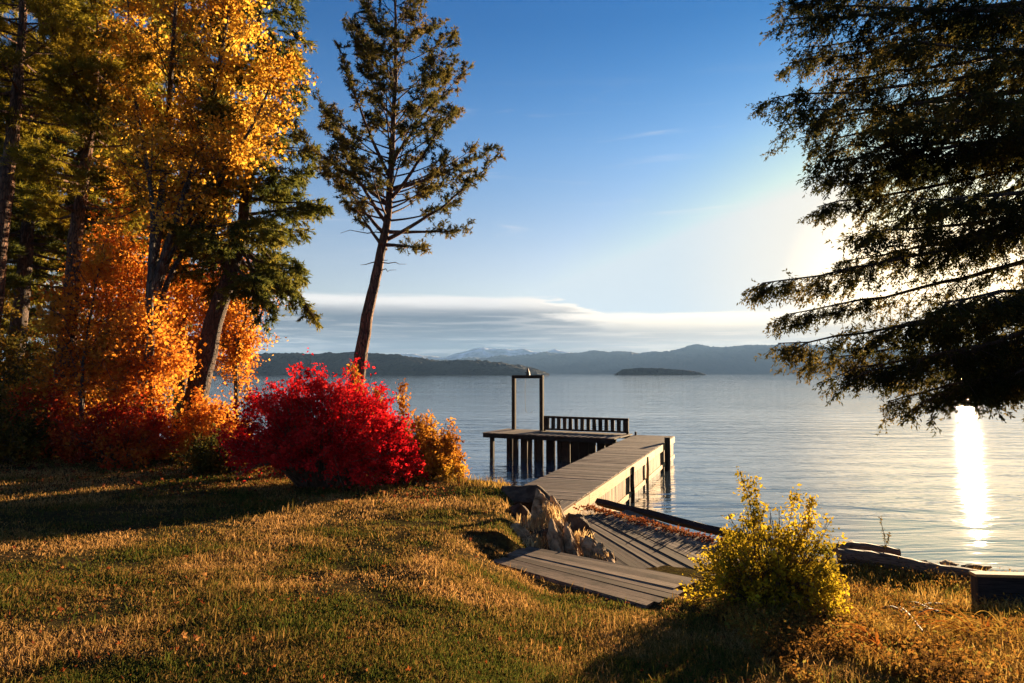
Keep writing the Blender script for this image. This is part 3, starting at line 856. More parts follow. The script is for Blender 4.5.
# the great fir at the right whose boughs hang over the water in front of the sun
b = Vector((9.1, 9.9, 0)); b.z = gz(b.x, b.y) - .15
BIG = dict(twigs=15, twig_len=.80, twig_r=.006, sub=9, sub_len=.22, needles=10, nl=.060, nw=.020, ang=50, lift=-.15, droop=.35, hang=.45, fan=.55, spread=.5, bare=.12, bias=.8, flat=True)
ext = []
for (ex, ey, dY, sh, sg) in [(768, 18, -.6, .7, .05), (790, 48, .8, .5, .05), (758, 98, -.2, .8, .08), (772, 128, .9, .8, .05), (802, 162, -.7, .9, .06), (803, 206, .4, .9, .08), (850, 232, -1.2, .8, .08),
                             (748, 284, -.2, 1.25, .10), (765, 346, -.6, 1.2, .12), (800, 362, .5, 1.1, .1), (872, 402, .1, 1.2, .08), (905, 402, -.8, 1.1, .05), 
                             (935, 386, -1.2, 1.0, .05), (965, 380, .6, .9, .05), (800, -10, .3, .6, .05), (815, 5, -1.2, .6, .05),
                             (870, 120, -1.8, .9, .1), (880, 40, -1.8, .8, .1), (900, 200, -2.2, 1.0, .1), (1000, 376, -1.4, .9, .0), 
                             (768, 314, .7, 1.2, .12), (822, 374, -.2, 1.1, .1), (880, 325, -1.8, 1.0, .1), (850, 372, -1.0, 1.0, .1), (930, 336, 1.0, .9, .1), (905, 360, -1.5, 1.1, .1), (830, 262, .9, 1.0, .1), (860, 225, 1.2, .9, .1), (775, 62, .3, .7, .06), (780, 112, -.7, .8, .06), (800, 140, .4, .8, .06), (815, 178, .2, .8, .06), (770, 5, .5, .6, .05), (815, 80, .2, .7, .1), (835, 145, -1.5, .8, .1), (840, 185, 1.2, .8, .1), (860, 60, 1.4, .7, .1), (880, 165, .4, .8, .1), (890, 250, .2, .9, .1), 
                             (880, 380, 1.6, 1.0, .1), (940, 240, 1.4, .9, .1), (950, 150, .8, .8, .1), (950, 20, .6, .7, .1),
                             (930, 300, -2.6, .9, .1), (945, 90, -2.8, .8, .1), (985, 386, .2, .8, 0)]:
    e = atY(ex + 14, ey, 9.9 + dY)
    s0 = Vector((9.1, 9.9, e.z + sh))
    ext.append((tuple(s0 - b), tuple(e - b), sg, 1.15))
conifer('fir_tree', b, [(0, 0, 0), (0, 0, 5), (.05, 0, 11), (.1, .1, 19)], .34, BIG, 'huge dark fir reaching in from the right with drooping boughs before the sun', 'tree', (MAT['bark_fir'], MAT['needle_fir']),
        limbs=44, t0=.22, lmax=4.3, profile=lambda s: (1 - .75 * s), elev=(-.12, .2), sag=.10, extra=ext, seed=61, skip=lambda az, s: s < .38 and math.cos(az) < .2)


# ------------------------------------------------------------------ dock
AZ = R(20.6)
DK_Z = 1.08
ORG = atZ(562.5, 509, DK_Z)


def copy_tree(o, parent=None):
    c = o.copy(); C.objects.link(c)
    if parent: c.parent = parent
    for ch in list(o.children): copy_tree(ch, c)
    return c


# local frame: +Y along the dock out over the water, +X to its right; right edge at X = 0
dock = empty('dock', ORG, 'long weathered plank dock running out over the lake', 'dock', rz=-AZ)
WID, LEN = 1.66, 16.6
g = Geo(); y = 1.0
while y < LEN:
    w = .138
    g.box((-WID / 2 + rng.normal(0, .008), y + w / 2, -.022 + rng.normal(0, .0018)), (WID + .05, w - .010, .044), Matrix.Rotation(rng.normal(0, .002), 3, 'Z'), .001)
    y += w
o = g.build('deck', MAT['deck'], dock)
g = Geo()
for k in range(12):
    x = -WID + .07 + k * .14
    g.box((x, -.25 + rng.normal(0, .03), -.024 + rng.normal(0, .003)), (.130, 2.46, .044), None, .002)
g.build('landing_deck', MAT['deck_long'], dock)
# side: bright fascia beam, crib boards behind it, a lower wale and the posts
g = Geo()
for a, bb in ((-1.4, 1.8), (1.81, 6.0), (6.01, 11.2), (11.21, LEN)):
    g.bevbox((.045, (a + bb) / 2, -.135), (.09, bb - a, .25), .01)
g.build('side_beam', MAT['timber'], dock)
g = Geo(); y = -.4
while y < LEN - .02:
    w = rng.uniform(.13, .19)
    g.box((-.005, min(y + w / 2, LEN - .1), -.73 + rng.normal(0, .01)), (.05, w - .008, .92), None, .003)
    y += w
g.build('side_boards', MAT['crib'], dock)
g = Geo()
for a, bb in ((.5, 5.2), (5.21, 10.4), (10.41, LEN)):
    g.bevbox((.03, (a + bb) / 2, -.84), (.08, bb - a, .15), .01)
g.build('lower_beam', MAT['timber'], dock)
g = Geo()
y = -WID
for k in range(11):
    g.box((-WID + .075 + k * .151, LEN + .01, -.6), (.143, .05, 1.2), None, .003)
g.build('end_boards', MAT['crib'], dock)
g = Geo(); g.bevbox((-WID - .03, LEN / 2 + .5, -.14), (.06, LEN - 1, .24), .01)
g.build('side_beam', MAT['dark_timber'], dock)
pm = None
for (x, y, top, r) in ((.15, 13.9, .20, .12), (.10, 6.9, -.04, .065), (.09, 9.6, -.06, .045), (-WID - .12, 14.0, -.05, .1), (-WID - .12, 9.5, -.05, .1), (-WID - .12, 5.0, -.05, .1), (-WID + .1, LEN - .1, .16, .05)):
    g = Geo()
    zz = np.linspace(-2.4, top, 7)
    g.tube([(x + rng.normal(0, .006), y + rng.normal(0, .006), z) for z in zz], [r * 1.06, r * 1.05, r, r, r * .98, r * .97, r * .95], 10, .03)
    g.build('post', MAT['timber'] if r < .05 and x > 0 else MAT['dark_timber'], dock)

# platform off the left side near the end; its own frame has the far right corner at the origin, X to the right, Y outwards
PZ = -AZ - R(6.5)
PORG = ORG + Matrix.Rotation(-AZ, 3, 'Z') @ Vector((-WID - .12, LEN + .15, .04))
plat = empty('dock_platform', PORG, 'low plank swimming platform on dark pilings at the left of the dock end', 'dock', rz=PZ)
PL, PD = -6.12, -2.45
g = Geo(); x = PL
while x < -.02:
    w = .14
    g.box((x + w / 2, PD / 2 + rng.normal(0, .01), -.022 + rng.normal(0, .002)), (w - .008, -PD, .044), None, .001)
    x += w
g.build('deck', MAT['deck_long'], plat)
for c_, s_ in (((PL / 2, PD + .05, -.13), (-PL - .06, .07, .17)), ((PL + .05, PD / 2, -.13), (.07, -PD - .2, .17)), ((PL / 2, -.05, -.13), (-PL - .06, .07, .17))):
    g = Geo(); g.bevbox(c_, s_, .008); g.build('rim_beam', MAT['dark_timber_x'], plat)
for (x, y) in ((PL + .35, PD + .3), (PL + .35, -.25), (-5.0, PD + .45), (-3.4, PD + .3), (-4.2, -.3), (-2.3, -.3)):
    g = Geo(); g.bevbox((x, y, -1.23), (.17, .17, 2.1), .015); g.build('post', MAT['dark_timber'], plat)
for y, lst in ((PD + .55, [(-4.85, .24), (-4.46, .32), (-4.02, .10), (-3.74, .32), (-3.24, .30), (-2.72, .16), (-2.44, .34), (-2.02, .28), (-1.66, .34), (-1.26, .30), (-.9, .34), (-.5, .3)]),
               (-.6, [(-4.8, .2), (-4.42, .3), (-3.7, .3), (-3.2, .3), (-2.8, .34), (-2.3, .3), (-1.8, .34), (-1.3, .34), (-.8, .3)])):
    g = Geo()
    for x, w in lst: g.box((x + w / 2, y + rng.normal(0, .02), -1.0), (w, .07, 1.7), None, .008)
    g.build('pile_boards', MAT['dark_timber'], plat)

# hoist frame at the platform's end
PX0, PX1, PU = -5.62, -4.18, -.30
fr = empty('hoist_frame', PORG, 'tall square timber frame standing on the end of the platform', 'frame', rz=PZ)
for x in (PX0, PX1):
    g = Geo(); g.bevbox((x, PU, 1.20), (.17, .17, 2.40), .015); g.build('post', MAT['dark_timber'], fr)
g = Geo(); g.bevbox(((PX0 + PX1) / 2, PU, 2.48), (PX1 - PX0 + .17, .175, .155), .015)
o = g.build('crossbar', MAT['dark_timber_x'], fr)
g = Geo(); mx = (PX0 + PX1) / 2 + .02
g.tube([(mx, PU, 2.55), (mx, PU, 2.63), (mx, PU, 2.72), (mx - .02, PU, 2.82), (mx - .03, PU, 2.90)], [.10, .09, .065, .05, .02], 10)
g.bevbox((mx - .08, PU, 2.68), (.14, .06, .05), .01)
g.build('pulley_block', MAT['metal'], fr)
g = Geo()
g.tube([(mx - .14, PU, 2.40), (mx - .15, PU - .01, 1.7), (mx - .14, PU, 1.0)], .008, 5)
g.tube([(mx - .14, PU, 1.0), (mx - .10, PU, .84), (mx + .05, PU, .78), (mx + .2, PU, .84), (mx + .22, PU, .90)], .011, 5)
tag(g.build('rope', MAT['rope'], None, loc=PORG, rot=(0, 0, PZ)), 'thin pale rope with a looped end hanging inside the timber frame', 'rope')

# slatted bench back along the far edge
ben = empty('slatted_railing', PORG, 'dark slatted timber rail along the far edge of the platform', 'railing', rz=PZ)
xa, xb = PX1 + .12, -.03
g = Geo(); g.bevbox(((xa + xb) / 2, PU, .635), (xb - xa, .12, .10), .012); g.build('top_rail', MAT['dark_timber_x'], ben)
g = Geo(); g.bevbox(((xa + xb) / 2, PU, .085), (xb - xa, .07, .08), .01); g.build('bottom_rail', MAT['dark_timber_x'], ben)
g = Geo(); n = 14
for k in range(n):
    g.box((xa + .17 + (xb - xa - .34) * k / (n - 1), PU, .355), (.175, .04, .46), None, .004)
g.build('slats', MAT['dark_timber'], ben)
for x in (xa + .045, xb - .06):
    g = Geo(); g.bevbox((x, PU, .29), (.10, .11, .585), .01); g.build('post', MAT['dark_timber'], ben)


# ------------------------------------------------------------------ boardwalk, plank steps, shore timbers
def plank_quad(name, a, b_, c, d, n, th, mat, label, cat, frame=True):
    """boards running from edge a-d to edge b_-c; a,b_ far side, d,c near side (world points)"""
    org = Vector(a)
    xa = (Vector(b_) - org); ang = math.atan2(xa.y, xa.x)
    root = empty(name, org, label, cat, rz=ang)
    Mi = (Matrix.Translation(org) @ Matrix.Rotation(ang, 4, 'Z')).inverted()
    A, B, Cc, D = [np.array(Mi @ Vector(q)) for q in (a, b_, c, d)]
    g = Geo()
    for k in range(n):
        f0, f1 = k / n, (k + 1) / n - rng.uniform(.03, .07) / n
        e0, e1 = rng.normal(0, .04), rng.normal(0, .04)
        dz = rng.normal(0, .0022)
        p = [A + (D - A) * f0, B + (Cc - B) * f0, B + (Cc - B) * f1, A + (D - A) * f1]
        ux = unit(B - A)
        p[0] = p[0] + ux * e0; p[3] = p[3] + ux * e0; p[1] = p[1] + ux * e1; p[2] = p[2] + ux * e1
        wv = [rng.normal(0, .0016) for _ in range(4)]; top = [q + np.array([0, 0, dz + wv[m_]]) for m_, q in enumerate(p)]; bot = [q - np.array([0, 0, th]) for q in top]
        g.add(np.array(bot + top), [[0, 1, 2, 3], [7, 6, 5, 4], [4, 5, 1, 0], [5, 6, 2, 1], [6, 7, 3, 2], [7, 4, 0, 3]])
    g.build('planks', mat, root)
    if frame:
        for s_ in (.12, .88):
            q0 = A + (B - A) * s_; q1 = D + (Cc - D) * s_
            g = Geo(); g.tube([q0 - [0, 0, th + .07], q1 - [0, 0, th + .07]], .06, 4)
            g.build('joist', MAT['dark_timber'], root)
    return root


DECKX = wood_mat('deck_boards', (.032, .019, .012), (.135, .083, .052), (.27, .18, .12), 0, rough=.95, stain=.8)
plank_quad('plank_step', atZ(523, 545, 1.34), atZ(700, 579, 1.34), atZ(652, 607, 1.34), atZ(494, 562, 1.34), 7, .05, DECKX, 'lower plank step of wide grey boards between the lawn and the rocks', 'step')
# boardwalk: boards run diagonally from the dock towards the yellow bush
zb = 1.06
plank_quad('boardwalk', atZ(628, 510, zb), atZ(800, 572, zb), atZ(712, 640, zb), atZ(552, 520, zb), 19, .05, DECKX, 'wide plank landing with diagonal boards leading to the dock', 'boardwalk')

g = Geo()
pa, pb, pc = atZ(598, 503, 1.0), atZ(722, 533, 1.0), atZ(800, 548, .92)
P = [np.array(pa), np.array(pa * .5 + pb * .5), np.array(pb), np.array(pc)]
o = None


def log(name, pts, r, mat, label, cat='log', group=None, sides=10, seed=0):
    pts = [Vector(q) for q in pts]; org = pts[0].copy()
    d = pts[-1] - pts[0]; ang = math.atan2(d.y, d.x)
    Mi = (Matrix.Translation(org) @ Matrix.Rotation(ang, 4, 'Z')).inverted()
    loc = [np.array(Mi @ q) for q in pts]
    n = max(12, 4 * len(loc)); P = smooth_path(loc, n)
    g = Geo(); rr = np.interp(np.linspace(0, 1, n), np.linspace(0, 1, len(r)), r) * (1 + rng.normal(0, .02, n))
    P[1:-1] += rng.normal(0, np.mean(r) * .05, (n - 2, 3))
    g.tube(P, rr, sides, .035)
    return tag(g.build(name, mat, None, smooth=False, loc=org, rot=(0, 0, ang)), label, cat, group)


log('edge_timber', [pa + Vector((0, 0, .03)), pa * .5 + pb * .5 + Vector((0, 0, .03)), pb + Vector((0, 0, .02)), pc], [.085, .085, .08, .08], MAT['dark_timber_x'], 'long dark timber along the water edge of the landing', 'timber', sides=5)
log('shore_log', [atZ(838, 556, .80), atZ(880, 560, .78), atZ(930, 570, .74), atZ(985, 578, .72)], [.12, .13, .11, .10], MAT['driftwood'], 'long dark log lying along the shore at the right')
log('shore_log', [atZ(835, 549, .62), atZ(868, 549, .60), atZ(900, 553, .56)], [.10, .11, .07], MAT['driftwood'], 'short dark log at the water behind the longer one')
for i, (x0, y0, x1, y1, z, r, lab) in enumerate([(882, 598, 905, 610, 1.13, .018, 'pale bent stick lying in the orange ground cover by the yellow bush'), (905, 590, 930, 606, 1.12, .02, 'pale stick slanting down beside the bent one'),
                                              (912, 602, 950, 596, 1.12, .016, 'thin stick with an upturned end on the ground cover'), (920, 612, 938, 609, 1.15, .03, 'short thick pale stick on the ground cover'),
                                              (900, 585, 925, 655, 1.25, .012, 'long thin reddish cane leaning over the ground cover')]):
    a = atZ(x0, y0, z); c = atZ(x1, y1, z); a.z = gz(a.x, a.y) + .05; c.z = gz(c.x, c.y) + .06
    log('stick', [a, (a + c) / 2 + Vector((.01, .04, .02)), c], [r, r * .9, r * .6], MAT['driftwood'], lab, 'stick', 'sticks on the right bank', 6)

# board bulkhead at the right edge
bx = atZ(976, 575, 1.30)
pl = empty('board_bulkhead', bx, 'dark upright board wall with a pale cap cut by the right edge', 'wall', rz=R(-5))
g = Geo()
for k in range(3):
    g.bevbox((1.3, .0, -.115 - k * .2), (2.6, .06, .1995), .006)
g.build('boards', MAT['dark_timber_x'], pl)
for x in (.06, 1.3, 2.5):
    g = Geo(); g.bevbox((x, .09, -.40), (.10, .11, .78), .008); g.build('post', MAT['dark_timber'], pl)
g = Geo(); g.bevbox((1.3, .03, .004), (2.66, .15, .035), .006)
g.build('cap', MAT['timber'], pl)


# rocks
def rock(loc, size, mat, label, seed, name='rock', tilt=(0, 0, 0), pts=16, group=None, detail=2):
    rr = np.random.default_rng(seed)
    bm = bmesh.new()
    for q in range(pts):
        d = unit(rr.normal(size=3)); bm.verts.new(Vector(d * rr.uniform(.8, 1.0)))
    res = bmesh.ops.convex_hull(bm, input=bm.verts[:])
    for v in [v for v in bm.verts if not v.link_faces]: bm.verts.remove(v)
    bmesh.ops.bevel(bm, geom=bm.edges[:], offset=.05, segments=1, affect='EDGES')
    bmesh.ops.triangulate(bm, faces=bm.faces[:])
    for _ in range(detail):
        bmesh.ops.subdivide_edges(bm, edges=bm.edges[:], cuts=1, use_grid_fill=True)
        bmesh.ops.triangulate(bm, faces=bm.faces[:])
    for v in bm.verts:
        p = v.co
        n = float(vnoise(np.array([p.x * 3 + p.z * 2.1]), np.array([p.y * 3 - p.z * 1.7]), 1.0, seed)[0]) - .5
        n2 = float(vnoise(np.array([p.x * 9 + p.z * 7.1]), np.array([p.y * 9 - p.z * 5.7]), 1.0, seed + 1)[0]) - .5
        v.co = p * (1 + .20 * n + .09 * n2)
    for v in bm.verts: v.co = Vector((v.co.x * size[0], v.co.y * size[1], v.co.z * size[2]))
    g = Geo(); g.add_bm(bm)
    return tag(g.build(name, mat, None, loc=loc, rot=tilt), label, 'rock', group)


RK = 'jagged rocks at the bank by the plank step'
def RKat(px, py, Yd): return atY(px, py, Yd)
def slab(px, py, Yd, w, d, h, yaw, lean, mat, label, seed):
    """a splintered upright stone: broad foot, jagged narrow top, one flat face turned by yaw"""
    rr = np.random.default_rng(seed)
    bm = bmesh.new()
    for z, k in ((0, 1.0), (.35, .9), (.7, .62), (1.0, .22)):
        for cx, cy in ((-1, -1), (1, -1), (1, 1), (-1, 1)):
            bm.verts.new(Vector((cx * w * k * rr.uniform(.45, 1.0) + lean * z * h, cy * d * k * rr.uniform(.6, 1.0), z * h * (1 if z < 1 else rr.uniform(.8, 1.1)))))
    bmesh.ops.convex_hull(bm, input=bm.verts[:])
    for v in [v for v in bm.verts if not v.link_faces]: bm.verts.remove(v)
    bmesh.ops.bevel(bm, geom=bm.edges[:], offset=.006, segments=1, affect='EDGES')
    bmesh.ops.triangulate(bm, faces=bm.faces[:])
    for _ in range(3):
        bmesh.ops.subdivide_edges(bm, edges=[e for e in bm.edges if e.calc_length() > .05], cuts=1)
        bmesh.ops.triangulate(bm, faces=bm.faces[:])
    bm.normal_update()
    P = np.array([v.co[:] for v in bm.verts])
    n = (vnoise(P[:, 0] * 6 + P[:, 2] * 2, P[:, 1] * 6, 1.0, seed) - .5) * .09 + (vnoise(P[:, 0] * 26 + P[:, 2] * 5, P[:, 1] * 26 + P[:, 2] * 3, 1.0, seed + 1) - .5) * .04
    for v, q in zip(bm.verts, n): v.co += v.normal * float(q)
    g = Geo(); g.add_bm(bm)
    return tag(g.build('rock', mat, None, loc=atY(px, py, Yd), rot=(0, 0, yaw)), label, 'rock', RK)


T, D = MAT['rock'], MAT['rock_dark']
slab(560, 552, 11.4, .36, .30, .98, -.30, -.36, T, 'tallest jagged tan rock beside the dock end', 71)
slab(527, 556, 10.4, .22, .20, .52, -.35, -.40, T, 'pointed tan rock at the left end of the plank step', 72)
slab(510, 558, 10.2, .15, .16, .34, -.2, -.45, T, 'smaller tan rock at the step corner', 82)
slab(561, 557, 10.2, .10, .18, .50, -.4, -.30, T, 'narrow upright tan slab in front of the tallest rock', 73)
slab(577, 557, 10.3, .09, .17, .46, -.4, -.36, T, 'second narrow slab right of the first', 74)
slab(603, 563, 10.0, .20, .15, .36, -.35, -.65, T, 'low tan slab leaning left by the landing boards', 75)
slab(590, 560, 10.2, .10, .12, .30, -.3, -.4, T, 'smallest tan wedge between the low slab and the upright ones', 81)
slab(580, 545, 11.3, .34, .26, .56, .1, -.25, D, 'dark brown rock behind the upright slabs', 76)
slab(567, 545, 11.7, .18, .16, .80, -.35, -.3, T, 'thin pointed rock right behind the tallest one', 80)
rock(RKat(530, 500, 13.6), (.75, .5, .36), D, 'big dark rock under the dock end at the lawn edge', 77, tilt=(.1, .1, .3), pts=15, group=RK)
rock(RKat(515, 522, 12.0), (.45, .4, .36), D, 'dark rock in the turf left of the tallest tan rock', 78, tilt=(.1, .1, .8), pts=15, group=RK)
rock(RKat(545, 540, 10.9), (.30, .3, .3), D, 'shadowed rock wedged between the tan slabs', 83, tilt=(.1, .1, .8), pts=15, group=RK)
rock(RKat(493, 553, 9.6), (.13, .12, .10), T, 'small pale stone at the corner of the plank step', 79, pts=12, group=RK)
for i, (px, py, Yd, s, lab) in enumerate([(872, 562, 11.6, .17, 'pale block of stone beside the long shore log'), (950, 563, 11.9, .22, 'flat pale stone in the water past the long log'), (915, 560, 12.0, .25, 'wet brown stone at the water behind the long log'),
                                       (975, 566, 11.6, .24, 'dark stone at the water near the timber box'), (850, 543, 12.6, .3, 'dark stone at the water left of the thin weed')]):
    rock(atY(px, py + 3, Yd), (s * 1.2, s * .9, s * .42), MAT['rock' if i in (0, 1) else 'rock_dark'], lab, 90 + i, tilt=(.1, .1, i), pts=14, group='stones along the right shore')


# ------------------------------------------------------------------ grass, ground cover, fallen leaves
rng = np.random.default_rng(5)


def in_quad(X, Y, q):
    ins = np.ones(X.shape, bool); n = len(q); area = sum(q[i].x * q[(i + 1) % n].y - q[(i + 1) % n].x * q[i].y for i in range(n)); s = 1 if area > 0 else -1
    for i in range(n):
        a, b_ = q[i], q[(i + 1) % n]
        ins &= s * ((b_.x - a.x) * (Y - a.y) - (b_.y - a.y) * (X - a.x)) > 0
    return ins


Q1 = [atZ(523, 545, 1.34), atZ(700, 579, 1.34), atZ(652, 607, 1.34), atZ(494, 562, 1.34)]
Q2 = [atZ(628, 510, zb), atZ(800, 572, zb), atZ(712, 640, zb), atZ(552, 520, zb)]
Q3 = [bx + Vector((-.02, -.06, 0)), bx + Vector((2.6, -.3, 0)), bx + Vector((2.6, -.05, 0)), bx + Vector((-.02, .2, 0))]


def land_points(n, r0, r1, a0, a1, power=1.0):
    r = r0 * (r1 / r0) ** rng.random(n) if power == 1 else rng.uniform(r0, r1, n)
    a = rng.uniform(R(a0), R(a1), n)
    X, Y = r * np.sin(a), r * np.cos(a)
    keep = (shore_dist(X, Y) > .25) & ~in_quad(X, Y, Q1) & ~in_quad(X, Y, Q2) & ~in_quad(X, Y, Q3)
    return X[keep], Y[keep]


def blades(g, X, Y, h, w, lean=.5, curl=.5):
    n = len(X)
    Z = ground_z(X, Y) - .005
    P = np.stack([X, Y, Z], 1)
    az = rng.uniform(0, 2 * np.pi, n); d = np.stack([np.cos(az), np.sin(az), np.zeros(n)], 1)
    fa = rng.uniform(0, 2 * np.pi, n); s = np.stack([np.cos(fa), np.sin(fa), np.zeros(n)], 1)
    H = (h * rng.uniform(.45, 1.25, n))[:, None]; W = (w * rng.uniform(.7, 1.3, n))[:, None] / 2
    ln = np.abs(rng.normal(0, lean, n))[:, None]
    M = P + np.array([0, 0, 1.]) * H * .58 + d * H * ln * .35
    T = P + np.array([0, 0, 1.]) * H * (1 - .35 * np.minimum(ln, 1.5)) + d * H * ln * (1 + curl * .3)
    V = np.stack([P - s * W, P + s * W, M + s * W * .75, M - s * W * .75, T], 1).reshape(-1, 3)
    i = np.arange(n)[:, None] * 5
    base = g.n
    g.add(V, i + np.array([[0, 1, 2, 3]]))
    g.f.append((i + np.array([[3, 2, 4]])).astype(np.int32) + base)


def grass_mat(name, green, mix_, straw, scale=.55):
    m, t, out = new_mat(name)
    tc = t.n('ShaderNodeTexCoord'); geo = t.n('ShaderNodeNewGeometry')
    a = t.noise(tc.outputs['Object'], scale, 4, .6, .3); b_ = t.noise(tc.outputs['Object'], scale * 5, 3, .6)
    sepx = t.n('ShaderNodeSeparateXYZ'); t.l(tc.outputs['Object'], sepx.inputs[0])
    f = t.math('ADD', t.math('MULTIPLY', t.smooth(a, .36, .64), .62), t.math('MULTIPLY', b_, .2))
    f = t.math('ADD', f, t.math('MULTIPLY', t.math('SUBTRACT', geo.outputs['Random Per Island'], .42), .60), clamp=True)
    dv_ = t.n('ShaderNodeVectorMath', operation='DISTANCE'); t.l(tc.outputs['Object'], dv_.inputs[0]); dv_.inputs[1].default_value = (-1.1, 4.4, 1.8)
    f = t.math('SUBTRACT', f, t.math('MULTIPLY', t.math('SUBTRACT', 1.0, t.smooth(dv_.outputs['Value'], .3, 2.0)), .24), clamp=True)   # a damper, greener spot
    col = t.ramp(f, [(.12, green), (.52, mix_), (.92, straw)])
    dif = t.n('ShaderNodeBsdfDiffuse'); tr = t.n('ShaderNodeBsdfTranslucent'); t.l(col, dif.inputs[0]); t.l(col, tr.inputs[0])
    mx = t.n('ShaderNodeMixShader'); mx.inputs[0].default_value = .4
    t.l(dif.outputs[0], mx.inputs[1]); t.l(tr.outputs[0], mx.inputs[2]); t.l(mx.outputs[0], out.inputs[0])
    return m


GR = grass_mat('lawn_grass', (.065, .08, .014), (.225, .13, .034), (.50, .285, .10))
X, Y = land_points(760000, 2.6, 22, -52, 50)
dist = np.hypot(X, Y)
patch = vnoise(X, Y, 1.1, 9) * .6 + vnoise(X, Y, 4.0, 10) * .4
keep = rng.random(len(X)) < np.clip(.55 + (patch - .38) * 2.6, .12, 1)
X, Y, dist, patch = X[keep], Y[keep], dist[keep], patch[keep]
tall = 1 + 1.5 * (rng.random(len(X)) < .05) * (vnoise(X, Y, 1.7, 15) > .45)
g = Geo(); blades(g, X, Y, (.022 + .046 * patch) * tall * (1 + .3 * (dist > 11)), .0036 + .00075 * dist, .95)
tag(g.build('grass', GR), 'short autumn lawn grass, green in places and straw coloured in others', kind='stuff')

STRAW = grass_mat('straw_grass', (.14, .11, .02), (.36, .20, .04), (.52, .34, .10), .9)
g = Geo()
# rough taller tufts along the bank edge and the right slope
X, Y = land_points(60000, 4.5, 16.5, -22, 48)
d = shore_dist(X, Y)
tuft = vnoise(X, Y, 2.2, 21) * .5 + vnoise(X, Y, .9, 22) * .5
want = ((d < 1.8) & (tuft > .36)) | ((X > 2.0) & (Y < 10.5) & (tuft > .47))
X, Y = X[want], Y[want]
blades(g, X, Y, .17, .0050 + .0006 * np.hypot(X, Y), .8, .9)
tag(g.build('rough_grass', STRAW), 'taller rough straw grass along the bank edge', kind='stuff')

COVER = leaf_mat('ground_cover', [(0, (.06, .03, .012)), (.4, (.16, .085, .020)), (.75, (.32, .14, .026)), (1, (.24, .20, .04))], 1.5, .4, island=.8)
X, Y = land_points(110000, 5.0, 13.5, 14, 52)
sel = (X > 1.9) & (vnoise(X, Y, 1.6, 31) > .34)
X, Y = X[sel], Y[sel]
g = Geo(); P = np.stack([X, Y, ground_z(X, Y) + np.abs(rng.normal(.03, .06, len(X)))], 1)
leaves(g, P, .032, .1, .6)
tag(g.build('ground_cover', COVER), 'low orange and brown ground cover on the right bank', kind='stuff')

# leaf litter on the landing by the edge timber and in the joints
g = Geo(); n = 1300
u, v = rng.random(n), np.abs(rng.normal(0, .15, n))
e0, e1 = np.array(atZ(585, 507, zb)), np.array(atZ(745, 548, zb))
dv = unit(np.array([-(e1 - e0)[1], (e1 - e0)[0], 0])) * -1
P = e0 + (e1 - e0) * u[:, None] + dv * (v[:, None] - .05); P[:, 2] = zb + .012 + np.abs(rng.normal(0, .02, n))
leaves(g, P, .05, .0, .7)
LIT = leaf_mat('leaf_litter', [(0, (.09, .025, .012)), (.5, (.22, .06, .02)), (1, (.32, .13, .04))], 2, .3, island=.9)
tag(g.build('leaf_litter', LIT), 'dry red brown leaf litter drifted along the edge timber', kind='stuff')

# bits of dead leaf and stalk all over the lawn
X, Y = land_points(16000, 3.0, 18, -50, 30)
sel = rng.random(len(X)) < .25 + .75 * (vnoise(X, Y, .8, 41) > .5)
X, Y = X[sel], Y[sel]
g = Geo(); P = np.stack([X, Y, ground_z(X, Y) + rng.uniform(.005, .035, len(X))], 1)
leaves(g, P, .026, .0, .5)
X, Y = rng.uniform(-14, -1, 9000), rng.uniform(11.5, 18, 9000)
sel = (shore_dist(X, Y) > .5) & (rng.random(9000) < np.clip((Y - 11) / 6, 0, 1))
X, Y = X[sel], Y[sel]
leaves(g, np.stack([X, Y, ground_z(X, Y) + rng.uniform(.01, .06, len(X))], 1), .06, .0, .7)
tag(g.build('leaf_bits', LIT), 'small brown scraps of dead leaf strewn through the lawn', kind='stuff')

# single fallen maple leaves on the lawn
FALL = leaf_mat('fallen_leaf', [(0, (.12, .03, .014)), (.5, (.33, .09, .02)), (1, (.38, .19, .06))], 3, .4)
n_ = FALL.node_tree
oi = n_.nodes.new('ShaderNodeObjectInfo')
n_.links.new(oi.outputs['Random'], [q for q in n_.nodes if q.type == 'VALTORGB'][0].inputs[0])
lg = Geo(); pts = []
for k in range(10):
    a = k / 10 * 2 * math.pi; r_ = .05 if k % 2 == 0 else .026
    pts.append((r_ * math.sin(a), r_ * math.cos(a), .012 * (1 if k % 2 == 0 else .2) + .004 * math.sin(3 * a)))
lg.add(np.array([(0, 0, 0)] + pts), [[0, 1 + k, 1 + (k + 1) % 10] for k in range(10)])
lm = lg.mesh('fallen_leaf', FALL)
spots = [(150, 548), (92, 560), (15, 548), (165, 575), (205, 575), (178, 598), (188, 606), (202, 604), (183, 637), (196, 640), (254, 641), (208, 668), (244, 676), (40, 550), (118, 590), (60, 610), (330, 560), (420, 590), (300, 600), (130, 530),
         (385, 588), (470, 540), (476, 558), (286, 552), (500, 640), (560, 650), (350, 640), (120, 645), (240, 610), (80, 655)]
spots += [(float(rng.uniform(5, 620)), float(rng.uniform(525, 676))) for _ in range(45)]
spots = [q for q in spots if not (q[0] > 480 and q[1] < 625)]
proto = None
